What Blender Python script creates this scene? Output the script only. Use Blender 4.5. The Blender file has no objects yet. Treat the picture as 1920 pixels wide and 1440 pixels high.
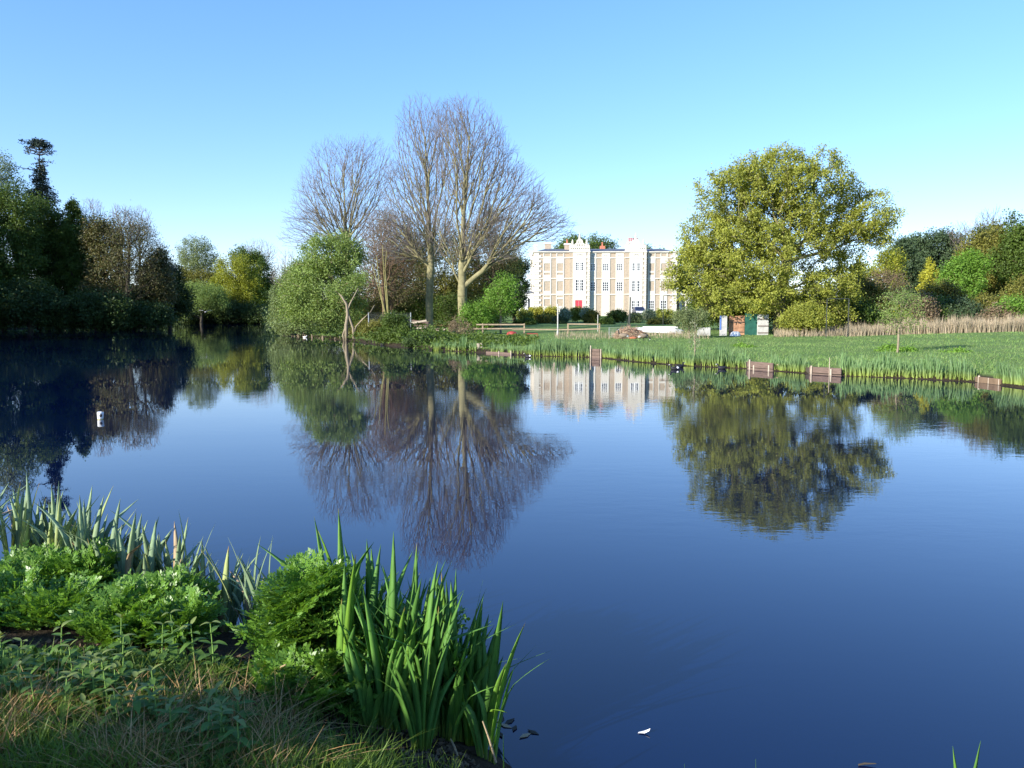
import bpy, bmesh, math, random
import numpy as np
from mathutils import Vector, Matrix, Euler

# ------------------------------------------------------------------ camera, sky, sun, exposure
CAM_H = 2.05
F = 1493.0
HORIZON = 593.0
PITCH = math.atan((720 - HORIZON) / F)
SUN_AZ = math.radians(50)      # behind the camera, to the left
SUN_EL = math.radians(21)
scene = bpy.context.scene
C = scene.collection
cam_data = bpy.data.cameras.new('camera')
cam_data.sensor_width = 36.0
cam_data.lens = 36.0 * F / 1920.0
cam_data.clip_start = 0.05
cam_data.clip_end = 9000
cam = bpy.data.objects.new('camera', cam_data)
C.objects.link(cam)
cam.location = (0, 0, CAM_H)
cam.rotation_euler = (math.pi / 2 - PITCH, 0, 0)
scene.camera = cam

world = bpy.data.worlds.new('World')
scene.world = world
world.use_nodes = True
wn = world.node_tree.nodes
wl_ = world.node_tree.links
wn.clear()
sky = wn.new('ShaderNodeTexSky')
sky.sky_type = 'NISHITA'
sky.sun_disc = False
sky.sun_elevation = SUN_EL
SUN_DIR = Vector((-math.sin(SUN_AZ) * math.cos(SUN_EL), -math.cos(SUN_AZ) * math.cos(SUN_EL), math.sin(SUN_EL)))
sky.sun_rotation = math.atan2(SUN_DIR.x, SUN_DIR.y)
sky.altitude = 0
sky.air_density = 1.0
sky.dust_density = 0.1
sky.ozone_density = 3.2
bg = wn.new('ShaderNodeBackground')
bg.inputs['Strength'].default_value = 0.165
wo = wn.new('ShaderNodeOutputWorld')
hs = wn.new('ShaderNodeHueSaturation')
hs.inputs['Saturation'].default_value = 1.26
gm = wn.new('ShaderNodeGamma'); gm.inputs['Gamma'].default_value = 0.72
tn = wn.new('ShaderNodeMix'); tn.data_type = 'RGBA'; tn.blend_type = 'MULTIPLY'; tn.inputs[0].default_value = 1.0
tn.inputs[7].default_value = (.98, .985, 1.16, 1)
wl_.new(sky.outputs[0], gm.inputs['Color'])
wl_.new(gm.outputs[0], tn.inputs[6])
wl_.new(tn.outputs[2], hs.inputs['Color'])
wl_.new(hs.outputs[0], bg.inputs[0])
wl_.new(bg.outputs[0], wo.inputs[0])

sd = bpy.data.lights.new('sun', 'SUN')
sd.energy = 4.2
sd.angle = math.radians(0.5)
sd.color = (1.0, 0.95, 0.86)
sun = bpy.data.objects.new('sun', sd)
C.objects.link(sun)
sun.location = (-20, -20, 30)
sun.rotation_euler = SUN_DIR.to_track_quat('Z', 'Y').to_euler()

scene.view_settings.view_transform = 'Standard'
scene.view_settings.look = 'None'
scene.view_settings.gamma = 1.0
scene.view_settings.exposure = 1.3
scene.view_settings.use_curve_mapping = False
scene.render.engine = 'CYCLES'
scene.cycles.max_bounces = 6
scene.cycles.diffuse_bounces = 3
scene.cycles.glossy_bounces = 3
scene.cycles.transmission_bounces = 4
scene.cycles.transparent_max_bounces = 4

rng = np.random.default_rng(7)
rnd = random.Random(11)
CP, SP = math.cos(PITCH), math.sin(PITCH)

def ray(px, py):
    x = (px - 960) / F
    u = (720 - py) / F
    return x, CP + SP * u, -SP + CP * u
def at(px, py, Y):
    x, y, z = ray(px, py)
    t = Y / y
    return Vector((x * t, Y, CAM_H + z * t))
def wl(px, py, z=0.0):
    x, y, dz = ray(px, py)
    t = (z - CAM_H) / dz
    return (x * t, y * t)

# ------------------------------------------------------------------ terrain height
POND = [(-12, 9.5), (-6.5, 7.4), (-4.2, 6.1), (-2.9, 5.55), (-1.9, 5.0), (-1.1, 4.45), (-0.55, 4.0), (-0.12, 3.45), (0.25, 2.85), (1.3, 2.45), (4, 2.2),
        (11, 1.4), (24, 0.5), (31, 6), (24, 15)]
POND += [wl(*p) for p in [(1960, 732), (1920, 727), (1830, 716), (1700, 709), (1570, 704), (1500, 699), (1400, 691), (1290, 686), (1200, 679), (1120, 670),
                          (1000, 667), (900, 661), (830, 657), (760, 651), (700, 645), (655, 639), (600, 634), (555, 630)]]
POND += [(-25.5, 86), (-27, 96), (-33, 118), (-50, 160), (-60, 205), (-80, 222), (-100, 222), (-96, 190), (-72, 160), (-82, 132), (-90, 118), (-84, 95), (-70, 70),
         (-52, 45), (-34, 25)]
PA = np.array(POND)
PB = np.roll(PA, -1, axis=0)
def pond_sd(x, y):
    x = np.asarray(x, float).ravel(); y = np.asarray(y, float).ravel()
    best = np.full(x.shape, 1e18); inside = np.zeros(x.shape, bool)
    for (ax, ay), (bx, by) in zip(PA, PB):
        ex, ey = bx - ax, by - ay
        t = np.clip(((x - ax) * ex + (y - ay) * ey) / (ex * ex + ey * ey), 0, 1)
        d = (x - ax - t * ex) ** 2 + (y - ay - t * ey) ** 2
        best = np.minimum(best, d)
        if ay != by:
            c = ((ay > y) != (by > y)) & (x < (bx - ax) * (y - ay) / (by - ay) + ax)
            inside ^= c
    d = np.sqrt(best)
    return np.where(inside, -d, d)
def bumps(x, y):
    return (np.sin(x * .9 + 1.3 * np.sin(y * .37)) * np.cos(y * .7 + x * .21) * .03 + np.sin(x * 3.1 + y * 1.7) * np.cos(y * 2.9 - x * 1.1) * .012
            + np.sin(x * .13 + 2) * np.cos(y * .11 + .5) * .08)
def gh(x, y):
    x = np.asarray(x, float).ravel(); y = np.asarray(y, float).ravel()
    d = pond_sd(x, y)
    dp = np.maximum(d, 0)
    near = np.clip(1 - np.hypot(x, y) / 14, 0, 1)
    h = 0.05 + 0.27 * (1 - np.exp(-dp / 0.4)) + .024 * np.minimum(dp, 30) + .008 * np.clip(dp - 30, 0, 60) + .026 * np.clip(y - 118, 0, 40) * np.clip((x + 20) / 15, 0, 1)
    h = h + bumps(x, y) * np.clip(dp / 2, 0, 1) * (1 - .4 * near)
    hin = np.maximum(-0.9, 0.05 + d * .45)
    return np.where(d > 0, h, hin)
def g1(x, y):
    return float(gh([x], [y])[0])

# ------------------------------------------------------------------ materials
def new_mat(name):
    m = bpy.data.materials.new(name); m.use_nodes = True
    nt = m.node_tree; nt.nodes.clear()
    out = nt.nodes.new('ShaderNodeOutputMaterial')
    return m, nt, out
def ramp(nt, fac, stops):
    r = nt.nodes.new('ShaderNodeValToRGB')
    els = r.color_ramp.elements
    while len(els) < len(stops): els.new(0.5)
    for e, (p, c) in zip(els, stops):
        e.position = p; e.color = (*c, 1)
    nt.links.new(fac, r.inputs[0])
    return r.outputs[0]
def noise(nt, scale, detail=4, rough=.6, coord='Object', vec_scale=None):
    tc = nt.nodes.new('ShaderNodeTexCoord')
    n = nt.nodes.new('ShaderNodeTexNoise')
    n.inputs['Scale'].default_value = scale; n.inputs['Detail'].default_value = detail; n.inputs['Roughness'].default_value = rough
    v = tc.outputs[coord]
    if vec_scale:
        mp = nt.nodes.new('ShaderNodeMapping'); mp.inputs['Scale'].default_value = vec_scale
        nt.links.new(v, mp.inputs[0]); v = mp.outputs[0]
    nt.links.new(v, n.inputs['Vector'])
    return n.outputs['Fac']
def mix(nt, fac, a, b, mode='MIX'):
    m = nt.nodes.new('ShaderNodeMix'); m.data_type = 'RGBA'; m.blend_type = mode
    for s, v in ((m.inputs[0], fac), (m.inputs[6], a), (m.inputs[7], b)):
        if hasattr(v, 'is_linked'): nt.links.new(v, s)
        elif isinstance(v, (int, float)): s.default_value = v
        else: s.default_value = (*v, 1)
    return m.outputs[2]
def solid(name, col, rough=.8, var=.18, scale=6, spec=.3, bump=0, metal=0, coord='Object', vec_scale=None):
    m, nt, out = new_mat(name)
    b = nt.nodes.new('ShaderNodeBsdfPrincipled')
    n = noise(nt, scale, 5, .65, coord, vec_scale)
    lo = tuple(c * (1 - var) for c in col); hi = tuple(min(1, c * (1 + var)) for c in col)
    nt.links.new(ramp(nt, n, [(.3, lo), (.7, hi)]), b.inputs['Base Color'])
    b.inputs['Roughness'].default_value = rough; b.inputs['Specular IOR Level'].default_value = spec; b.inputs['Metallic'].default_value = metal
    if bump:
        bp = nt.nodes.new('ShaderNodeBump'); bp.inputs['Distance'].default_value = bump; bp.inputs['Strength'].default_value = 1
        nt.links.new(n, bp.inputs['Height']); nt.links.new(bp.outputs[0], b.inputs['Normal'])
    nt.links.new(b.outputs[0], out.inputs[0])
    return m
def leafm(name, c1, c2, c3=None, trans=.3, scale=.5, rough=.55, spec=.25, tcol=None, base=None, tip=None):
    """leaf: colour varies leaf by leaf and from bough to bough"""
    m, nt, out = new_mat(name)
    g = nt.nodes.new('ShaderNodeNewGeometry')
    rpi = g.outputs['Random Per Island']
    c3 = c3 or c1
    a = ramp(nt, rpi, [(0, c1), (.55, c2), (1, c3)])
    n = noise(nt, scale, 2)
    k = ramp(nt, n, [(.3, (.72, .74, .72)), (.7, (1.2, 1.18, 1.15))])
    col = mix(nt, 1.0, a, k, 'MULTIPLY')
    if base:
        tc = nt.nodes.new('ShaderNodeTexCoord'); sx = nt.nodes.new('ShaderNodeSeparateXYZ'); nt.links.new(tc.outputs['Object'], sx.inputs[0])
        mr = nt.nodes.new('ShaderNodeMapRange'); mr.inputs[1].default_value = base[0]; mr.inputs[2].default_value = base[1]; mr.inputs[3].default_value = 1; mr.inputs[4].default_value = 0
        nt.links.new(sx.outputs[2], mr.inputs[0])
        col = mix(nt, mr.outputs[0], col, base[2])
    if tip:
        mr = nt.nodes.new('ShaderNodeMapRange'); mr.inputs[1].default_value = tip[0]; mr.inputs[2].default_value = tip[1]
        ad = nt.nodes.new('ShaderNodeMath'); ad.operation = 'MULTIPLY_ADD'; ad.inputs[1].default_value = .16
        oi = nt.nodes.new('ShaderNodeObjectInfo'); nt.links.new(oi.outputs['Random'], ad.inputs[0]); nt.links.new(sx.outputs[2], ad.inputs[2])
        nt.links.new(ad.outputs[0], mr.inputs[0])
        col = mix(nt, mr.outputs[0], col, tip[2])
        fib = noise(nt, 30, 2, .5, 'Object', (1, 6, .25))
        col = mix(nt, 1.0, col, ramp(nt, fib, [(.3, (.8, .82, .8)), (.7, (1.15, 1.12, 1.1))]), 'MULTIPLY')
        vr = ramp(nt, oi.outputs['Random'], [(0, (.8, .85, .9)), (.8, (1.1, 1.08, 1.0)), (1, (1.5, 1.25, .8))])
        col = mix(nt, 1.0, col, vr, 'MULTIPLY')
    b = nt.nodes.new('ShaderNodeBsdfPrincipled'); b.inputs['Roughness'].default_value = rough; b.inputs['Specular IOR Level'].default_value = spec
    nt.links.new(col, b.inputs['Base Color'])
    t = nt.nodes.new('ShaderNodeBsdfTranslucent')
    tc2 = mix(nt, 1.0, col, tcol or (1.25, 1.2, .5), 'MULTIPLY')
    nt.links.new(tc2, t.inputs[0])
    ms = nt.nodes.new('ShaderNodeMixShader'); ms.inputs[0].default_value = trans
    nt.links.new(b.outputs[0], ms.inputs[1]); nt.links.new(t.outputs[0], ms.inputs[2])
    nt.links.new(ms.outputs[0], out.inputs[0])
    return m

M = {}
M['bark'] = solid('bark', (.21, .19, .10), .9, .35, 2.5, .1)
M['bark_yellow'] = solid('bark_yellow', (.22, .20, .08), .9, .25, 3, .1)
M['bark_dark'] = solid('bark_dark', (.07, .06, .045), .9, .3, 2.5, .1)
M['bark_brown'] = solid('bark_brown', (.16, .11, .07), .9, .3, 2.5, .1)
M['bark_pale'] = solid('bark_pale', (.23, .19, .13), .9, .25, 3, .1)
M['twig_lime'] = solid('twig_lime', (.17, .145, .13), .9, .3, .8, .1)
M['twig_brown'] = solid('twig_brown', (.17, .115, .075), .9, .3, .8, .1)
M['twig_grey'] = solid('twig_grey', (.2, .165, .14), .9, .3, .8, .1)
M['oak'] = leafm('oak', (.27, .295, .045), (.33, .345, .06), (.22, .26, .05), trans=.35, scale=.6)
M['willow'] = leafm('willow', (.19, .27, .075), (.24, .32, .09), (.15, .23, .06), trans=.35, scale=.5)
M['willow_grey'] = leafm('willow_grey', (.19, .25, .10), (.22, .28, .12), (.16, .22, .09), trans=.35, scale=.5)
M['dark'] = leafm('dark', (.035, .065, .015), (.055, .09, .02), (.03, .05, .012), trans=.2, scale=.35)
M['mid'] = leafm('mid', (.07, .12, .02), (.10, .15, .025), (.06, .10, .02), trans=.3, scale=.35)
M['bluegreen'] = leafm('bluegreen', (.05, .085, .04), (.07, .105, .045), (.04, .07, .03), trans=.2, scale=.35)
M['bright'] = leafm('bright', (.14, .27, .035), (.18, .32, .045), (.11, .22, .03), trans=.35, scale=.5)
M['yellowg'] = leafm('yellowg', (.24, .27, .03), (.30, .31, .035), (.19, .23, .03), trans=.35, scale=.5)
M['gold'] = leafm('gold', (.38, .38, .045), (.44, .42, .05), (.32, .34, .04), trans=.3, scale=.6)
M['olive'] = leafm('olive', (.15, .155, .03), (.19, .18, .035), (.12, .13, .03), trans=.3, scale=.4)
M['ivy'] = leafm('ivy', (.075, .095, .03), (.12, .115, .04), (.15, .12, .06), trans=.2, scale=.4)
M['pale'] = leafm('pale', (.17, .22, .09), (.20, .24, .10), (.15, .19, .08), trans=.3, scale=.4)
M['brownleaf'] = leafm('brownleaf', (.20, .14, .09), (.17, .14, .07), (.23, .15, .11), trans=.2, scale=.4)
M['blossom'] = leafm('blossom', (.25, .30, .14), (.5, .52, .38), (.18, .24, .10), trans=.25, scale=1)
M['fir'] = leafm('fir', (.03, .05, .035), (.045, .065, .045), (.04, .045, .035), trans=.1, scale=.4)
M['hedge'] = leafm('hedge', (.24, .29, .05), (.30, .30, .05), (.2, .25, .05), trans=.2, scale=.3)
M['hedge_gold'] = leafm('hedge_gold', (.36, .36, .05), (.40, .36, .05), (.30, .32, .05), trans=.2, scale=.3)

# ------------------------------------------------------------------ object helpers
def tag(o, label, cat, group=None):
    o['label'] = label; o['category'] = cat
    if group: o['group'] = group
    return o
def empty(name, loc, label, cat, group=None, rz=0):
    o = bpy.data.objects.new(name, None); C.objects.link(o)
    o.location = loc; o.rotation_euler = (0, 0, rz); o.empty_display_size = .3
    return tag(o, label, cat, group)
def link(name, me, parent=None, kind=None, loc=None, rot=None):
    o = bpy.data.objects.new(name, me); C.objects.link(o)
    if parent is not None: o.parent = parent
    if kind: o['kind'] = kind
    if loc is not None: o.location = loc
    if rot is not None: o.rotation_euler = rot
    return o
def mesh_np(name, V, Q, mat, smooth=False):
    """V (n,3); Q (m,3 or 4) array or list of such arrays"""
    me = bpy.data.meshes.new(name)
    Qs = Q if isinstance(Q, list) else [Q]
    Qs = [q for q in Qs if len(q)]
    V = np.ascontiguousarray(V, dtype=np.float32)
    loops = np.concatenate([q.ravel() for q in Qs]).astype(np.int32)
    sizes = np.concatenate([np.full(len(q), q.shape[1]) for q in Qs])
    starts = np.concatenate([[0], np.cumsum(sizes)[:-1]]).astype(np.int32)
    me.vertices.add(len(V)); me.vertices.foreach_set('co', V.ravel())
    me.loops.add(len(loops)); me.loops.foreach_set('vertex_index', loops)
    me.polygons.add(len(sizes)); me.polygons.foreach_set('loop_start', starts)
    if smooth: me.polygons.foreach_set('use_smooth', np.ones(len(sizes), bool))
    me.update(calc_edges=True)
    if mat: me.materials.append(mat)
    return me
class MB:
    """collects boxes, tubes, prisms into one mesh"""
    def __init__(s): s.v = []; s.f = []
    def add(s, vs, fs):
        n = len(s.v); s.v += [tuple(v) for v in vs]; s.f += [tuple(i + n for i in f) for f in fs]
        return s
    def box(s, x0, x1, y0, y1, z0, z1, mat=None):
        vs = [Vector((x, y, z)) for z in (z0, z1) for y in (y0, y1) for x in (x0, x1)]
        if mat: vs = [mat @ v for v in vs]
        return s.add(vs, [(0, 2, 3, 1), (4, 5, 7, 6), (0, 1, 5, 4), (2, 6, 7, 3), (0, 4, 6, 2), (1, 3, 7, 5)])
    def tube(s, pts, rad, k=8, cap=True):
        pts = [Vector(p) for p in pts]
        if not hasattr(rad, '__len__'): rad = [rad] * len(pts)
        vs = []; fs = []
        for i, p in enumerate(pts):
            d = (pts[min(i + 1, len(pts) - 1)] - pts[max(i - 1, 0)]).normalized()
            a = d.orthogonal().normalized() if abs(d.z) < .95 else Vector((1, 0, 0))
            a = (a - d * a.dot(d)).normalized(); b = d.cross(a)
            for j in range(k):
                t = 2 * math.pi * j / k
                vs.append(p + (a * math.cos(t) + b * math.sin(t)) * rad[i])
        for i in range(len(pts) - 1):
            for j in range(k):
                fs.append((i * k + j, i * k + (j + 1) % k, (i + 1) * k + (j + 1) % k, (i + 1) * k + j))
        if cap:
            fs.append(tuple(range(k - 1, -1, -1))); fs.append(tuple((len(pts) - 1) * k + j for j in range(k)))
        return s.add(vs, fs)
    def ball(s, c, r, seg=8, rings=6):
        c = Vector(c); r = r if hasattr(r, '__len__') else (r, r, r)
        vs = []; fs = []
        for i in range(rings + 1):
            p = math.pi * i / rings
            for j in range(seg):
                t = 2 * math.pi * j / seg
                vs.append(c + Vector((r[0] * math.sin(p) * math.cos(t), r[1] * math.sin(p) * math.sin(t), r[2] * math.cos(p))))
        for i in range(rings):
            for j in range(seg):
                fs.append((i * seg + j, (i + 1) * seg + j, (i + 1) * seg + (j + 1) % seg, i * seg + (j + 1) % seg))
        return s.add(vs, fs)
    def mesh(s, name, mat, smooth=False, bevel=0):
        me = bpy.data.meshes.new(name); me.from_pydata(s.v, [], s.f)
        bm = bmesh.new(); bm.from_mesh(me)
        bmesh.ops.remove_doubles(bm, verts=bm.verts, dist=1e-5)
        if bevel: bmesh.ops.bevel(bm, geom=bm.edges[:], offset=bevel, segments=1, affect='EDGES')
        bmesh.ops.recalc_face_normals(bm, faces=bm.faces)
        bm.to_mesh(me); bm.free()
        if smooth:
            for p in me.polygons: p.use_smooth = True
        me.materials.append(mat)
        return me
    def build(s, name, mat, parent=None, smooth=False, bevel=0, kind=None, loc=None):
        return link(name, s.mesh(name, mat, smooth, bevel), parent, kind, loc)

def unit(v):
    return v / np.maximum(np.linalg.norm(v, axis=-1, keepdims=True), 1e-9)
def leaves_mesh(name, P, size, mat, aspect=.55, out=None, outw=.6, up=.25, kite=True, hang=0):
    n = len(P)
    nr = rng.normal(size=(n, 3))
    if out is not None: nr = unit(nr) + out * outw
    nr[:, 2] += up
    nr = unit(nr)
    a = rng.normal(size=(n, 3))
    if hang: a = a * (1 - hang) + np.array([0, 0, -1]) * hang * 2
    u = unit(a - nr * (a * nr).sum(1, keepdims=True))
    w = np.cross(nr, u)
    L = (size * rng.uniform(.65, 1.35, n))[:, None] * .5
    W = L * aspect
    if kite:
        V = np.stack([P + u * L, P + w * W * 1.15 - u * L * .5, P - w * W * 1.15 - u * L * .5], 1).reshape(-1, 3)
        Q = np.arange(3 * n).reshape(n, 3)
    else:
        V = np.stack([P + u * L, P + w * W, P - u * L, P - w * W], 1).reshape(-1, 3)
        Q = np.arange(4 * n).reshape(n, 4)
    return mesh_np(name, V, Q, mat)
def seg_mesh(name, A, B, ra, rb, k, mat, parent, kind=None):
    n = len(A)
    if n == 0: return None
    d = unit(B - A)
    ref = np.where(np.abs(d[:, 2:3]) < .9, np.array([[0, 0, 1.]]), np.array([[1., 0, 0]]))
    a = unit(np.cross(d, ref)); b = np.cross(d, a)
    t = np.arange(k) * 2 * math.pi / k
    ring = a[:, None, :] * np.cos(t)[None, :, None] + b[:, None, :] * np.sin(t)[None, :, None]
    V0 = A[:, None, :] + ring * ra[:, None, None]
    V1 = B[:, None, :] + ring * rb[:, None, None]
    V = np.concatenate([V0, V1], 1).reshape(-1, 3)
    j = np.arange(k); jn = (j + 1) % k
    q = np.stack([j, jn, jn + k, j + k], 1)
    Q = (q[None] + (np.arange(n) * 2 * k)[:, None, None]).reshape(-1, 4)
    return link(name, mesh_np(name, V, Q, mat, smooth=True), parent, kind)

def grow(trunk, tparent, pts, bf=.25, ak=.5, first=0, tl=.6):
    """joins every point to the growing tree at the cheapest node: branches like a real crown"""
    n0 = len(trunk)
    o = trunk[first]
    pts = pts[np.argsort(np.linalg.norm(pts - o, axis=1))]
    N = n0 + len(pts)
    P = np.zeros((N, 3)); D = np.zeros((N, 3)); L = np.zeros(N); par = np.full(N, -1)
    P[:n0] = trunk; par[:n0] = tparent
    for i in range(n0):
        p = tparent[i]
        D[i] = (0, 0, 1) if p < 0 else unit(P[i] - P[p])
        L[i] = 0 if i <= first else L[p] + np.linalg.norm(P[i] - P[p]) * tl
    P[n0:] = pts
    for i in range(n0, N):
        v = P[i] - P[first:i]
        d = np.sqrt(np.einsum('ij,ij->i', v, v)) + 1e-6
        c = d * (1 + ak) - ak * np.einsum('ij,ij->i', v, D[first:i]) + bf * L[first:i]
        j = int(np.argmin(c)) + first
        par[i] = j; dd = d[j - first]
        L[i] = L[j] + dd; D[i] = v[j - first] / dd
    return P, par
def finish(P, par, n0, r0, R):
    N = len(P)
    cnt = np.zeros(N); kids = np.bincount(par[par >= 0], minlength=N)
    cnt[kids == 0] = 1
    order = np.arange(N)[::-1]
    for i in order:
        if par[i] >= 0: cnt[par[i]] += cnt[i]
    tot = max(cnt[0], 2)
    p = math.log(tot) / math.log(R / r0)
    r = r0 * np.maximum(cnt, 1) ** (1 / p)
    main = np.full(N, -1); mc = np.zeros(N)
    for i in range(N):
        q = par[i]
        if q >= 0 and cnt[i] > mc[q]: mc[q] = cnt[i]; main[q] = i
    for _ in range(2):
        ok = (main >= 0) & (par >= 0) & (np.arange(N) >= n0)
        idx = np.where(ok)[0]
        P2 = P.copy(); P2[idx] = .5 * P[idx] + .25 * P[par[idx]] + .25 * P[main[idx]]
        P = P2
    return P, r, kids, cnt
def blob_pts(blobs, n, shell=.0):
    """blobs: (centre, radii); points spread through the union of ellipsoids"""
    vol = np.array([b[1][0] * b[1][1] * b[1][2] for b in blobs]) ** .8
    k = rng.multinomial(n, vol / vol.sum())
    out = []
    for (c, r), m in zip(blobs, k):
        u = unit(rng.normal(size=(m, 3))) * (rng.uniform(0, 1, (m, 1)) ** (1 / (3 + shell)))
        out.append(np.array(c) + u * np.array(r))
    return np.concatenate(out)
def pxblob(px, py, D, rx, rz, df=.85):
    c = at(px, py, D); s = D / F
    return (tuple(c), (rx * s, max(rx, rz * .7) * s * df, rz * s))
TREES = []
DENS = 1.9
def tree(name, label, px, D, blobs, mat, bark, n=350, nleaf=14000, leaf=.3, R=.3, r0=.015, fork=.25, group='trees around the pond', bf=.25, ak=.4,
         sig=.35, cat='tree', lean=0, up=.25, aspect=.55, hang=0, base=None, outw=.6, twigs=None, shell=.3, crown_kind=None, k_branch=4, first=None, bare_f=0):
    bx = (px - 960) / F * D
    b0 = base if base is not None else Vector((bx, D, g1(bx, D) - .05))
    bl = [pxblob(*b) if len(b) <= 6 else b[:2] for b in blobs]
    zc = sum(b[0][2] for b in bl) / len(bl); xc = sum(b[0][0] for b in bl) / len(bl); yc = sum(b[0][1] for b in bl) / len(bl)
    zb = min(b[0][2] - b[1][2] for b in bl)
    ztop = b0[2] + max(.3, (zc - b0[2])) * 1.0
    m = 7
    T = []
    for i in range(m):
        t = i / (m - 1)
        T.append((b0[0] + (xc - b0[0]) * t * t + math.sin(i * 1.7 + px) * .1 * R * 3, b0[1] + (yc - b0[1]) * t * t, b0[2] + (ztop - b0[2]) * t))
    T = np.array(T); tp = np.arange(m) - 1
    fi = max(1, int(fork * (m - 1))) if first is None else first
    pts = blob_pts(bl, n, shell)
    pts = pts[pts[:, 2] > (b0[2] + .25 if R > .09 else .1)]
    P, par = grow(T, tp, pts, bf, ak, fi)
    P, r, kids, cnt = finish(P, par, m, r0, R)
    root = empty(name, b0, label, cat, group)
    off = np.array(b0)
    A = P[par[1:]] - off; B = P[1:] - off; ra = np.minimum(r[par[1:]], r[1:] * 1.5); rb = r[1:]
    thick = rb > max(R * .22, r0 * 3)
    seg_mesh('trunk', A[thick], B[thick], ra[thick], rb[thick], 8, bark, root)
    th = ~thick
    seg_mesh('branches' if False else 'branchwork', A[th], B[th], ra[th], rb[th], 3, twigs or bark, root, kind='stuff')
    if nleaf:
        nleaf = int(nleaf * DENS)
        tips = np.where((cnt <= 3))[0]
        tips = tips[tips >= m]
        if bare_f: tips = tips[(np.sin(P[tips, 0] * 1.9 + 1) * np.cos(P[tips, 2] * 2.1) * np.sin(P[tips, 1] * 1.7 + 2) > -.12 - (1 - bare_f)) | (rng.uniform(0, 1, len(tips)) > bare_f)]
        if not len(tips): print('NOTIPS', label, bl, b0)
        pick = rng.integers(0, len(tips), nleaf)
        src = P[tips[pick]]
        pp = P[par[tips[pick]]]
        t = rng.uniform(0, 1, (nleaf, 1)) ** .7
        Lp = pp + (src - pp) * t + rng.normal(size=(nleaf, 3)) * sig
        keep = Lp[:, 2] > (b0[2] + .1 if R > .09 else .05)
        Lp = Lp[keep]
        cen = np.array([xc, yc, zc])
        o = unit(Lp - cen)
        link('crown', leaves_mesh('crown', Lp - off, leaf, mat, aspect=aspect, out=o, outw=outw, up=up, hang=hang), root, kind=crown_kind)
    TREES.append(root)
    return root

# ------------------------------------------------------------------ ground and water
def ground():
    def geo(a, b, n): return list(np.geomspace(a, b, n))
    xs = np.concatenate([-np.array(geo(100, 4000, 12))[::-1], np.arange(-98, -7, 1.6), np.arange(-7, 3, .14), np.arange(3, 70, 1.0), np.array(geo(70, 4000, 14))])
    ys = np.concatenate([-np.array(geo(3, 4000, 14))[::-1], np.arange(-2.8, 8, .14), np.arange(8, 70, .9), np.arange(70, 240, 3), np.array(geo(240, 5000, 14))])
    xs = np.unique(xs); ys = np.unique(ys)
    X, Y = np.meshgrid(xs, ys)
    Z = gh(X, Y)
    V = np.stack([X.ravel(), Y.ravel(), Z], 1)
    nx, ny = len(xs), len(ys)
    i = (np.arange(ny - 1)[:, None] * nx + np.arange(nx - 1)[None]).ravel()
    Q = np.stack([i, i + 1, i + nx + 1, i + nx], 1)
    m, nt, out = new_mat('ground_grass')
    b = nt.nodes.new('ShaderNodeBsdfPrincipled'); b.inputs['Roughness'].default_value = .95; b.inputs['Specular IOR Level'].default_value = .1
    n1 = noise(nt, .35, 6, .65); n2 = noise(nt, 6, 6, .7)
    grass = ramp(nt, n1, [(.3, (.10, .17, .05)), (.5, (.13, .20, .055)), (.72, (.17, .22, .07))])
    soil = ramp(nt, n2, [(.3, (.018, .014, .009)), (.7, (.06, .045, .028))])
    geo_ = nt.nodes.new('ShaderNodeNewGeometry'); sx = nt.nodes.new('ShaderNodeSeparateXYZ'); nt.links.new(geo_.outputs['Position'], sx.inputs[0])
    mr = nt.nodes.new('ShaderNodeMapRange'); mr.inputs[1].default_value = .16; mr.inputs[2].default_value = .26
    nt.links.new(sx.outputs[2], mr.inputs[0])
    mr2 = nt.nodes.new('ShaderNodeMapRange'); mr2.inputs[1].default_value = 9; mr2.inputs[2].default_value = 14
    nt.links.new(sx.outputs[1], mr2.inputs[0])
    mul = nt.nodes.new('ShaderNodeMath'); mul.operation = 'MULTIPLY'; nt.links.new(mr.outputs[0], mul.inputs[0]); nt.links.new(mr2.outputs[0], mul.inputs[1])
    nt.links.new(mix(nt, mul.outputs[0], soil, grass), b.inputs['Base Color'])
    bp = nt.nodes.new('ShaderNodeBump'); bp.inputs['Distance'].default_value = .06
    nt.links.new(n2, bp.inputs['Height']); nt.links.new(bp.outputs[0], b.inputs['Normal'])
    nt.links.new(b.outputs[0], out.inputs[0])
    link('ground', mesh_np('ground', V, Q, m, smooth=True), kind='structure')
ground()

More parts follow.
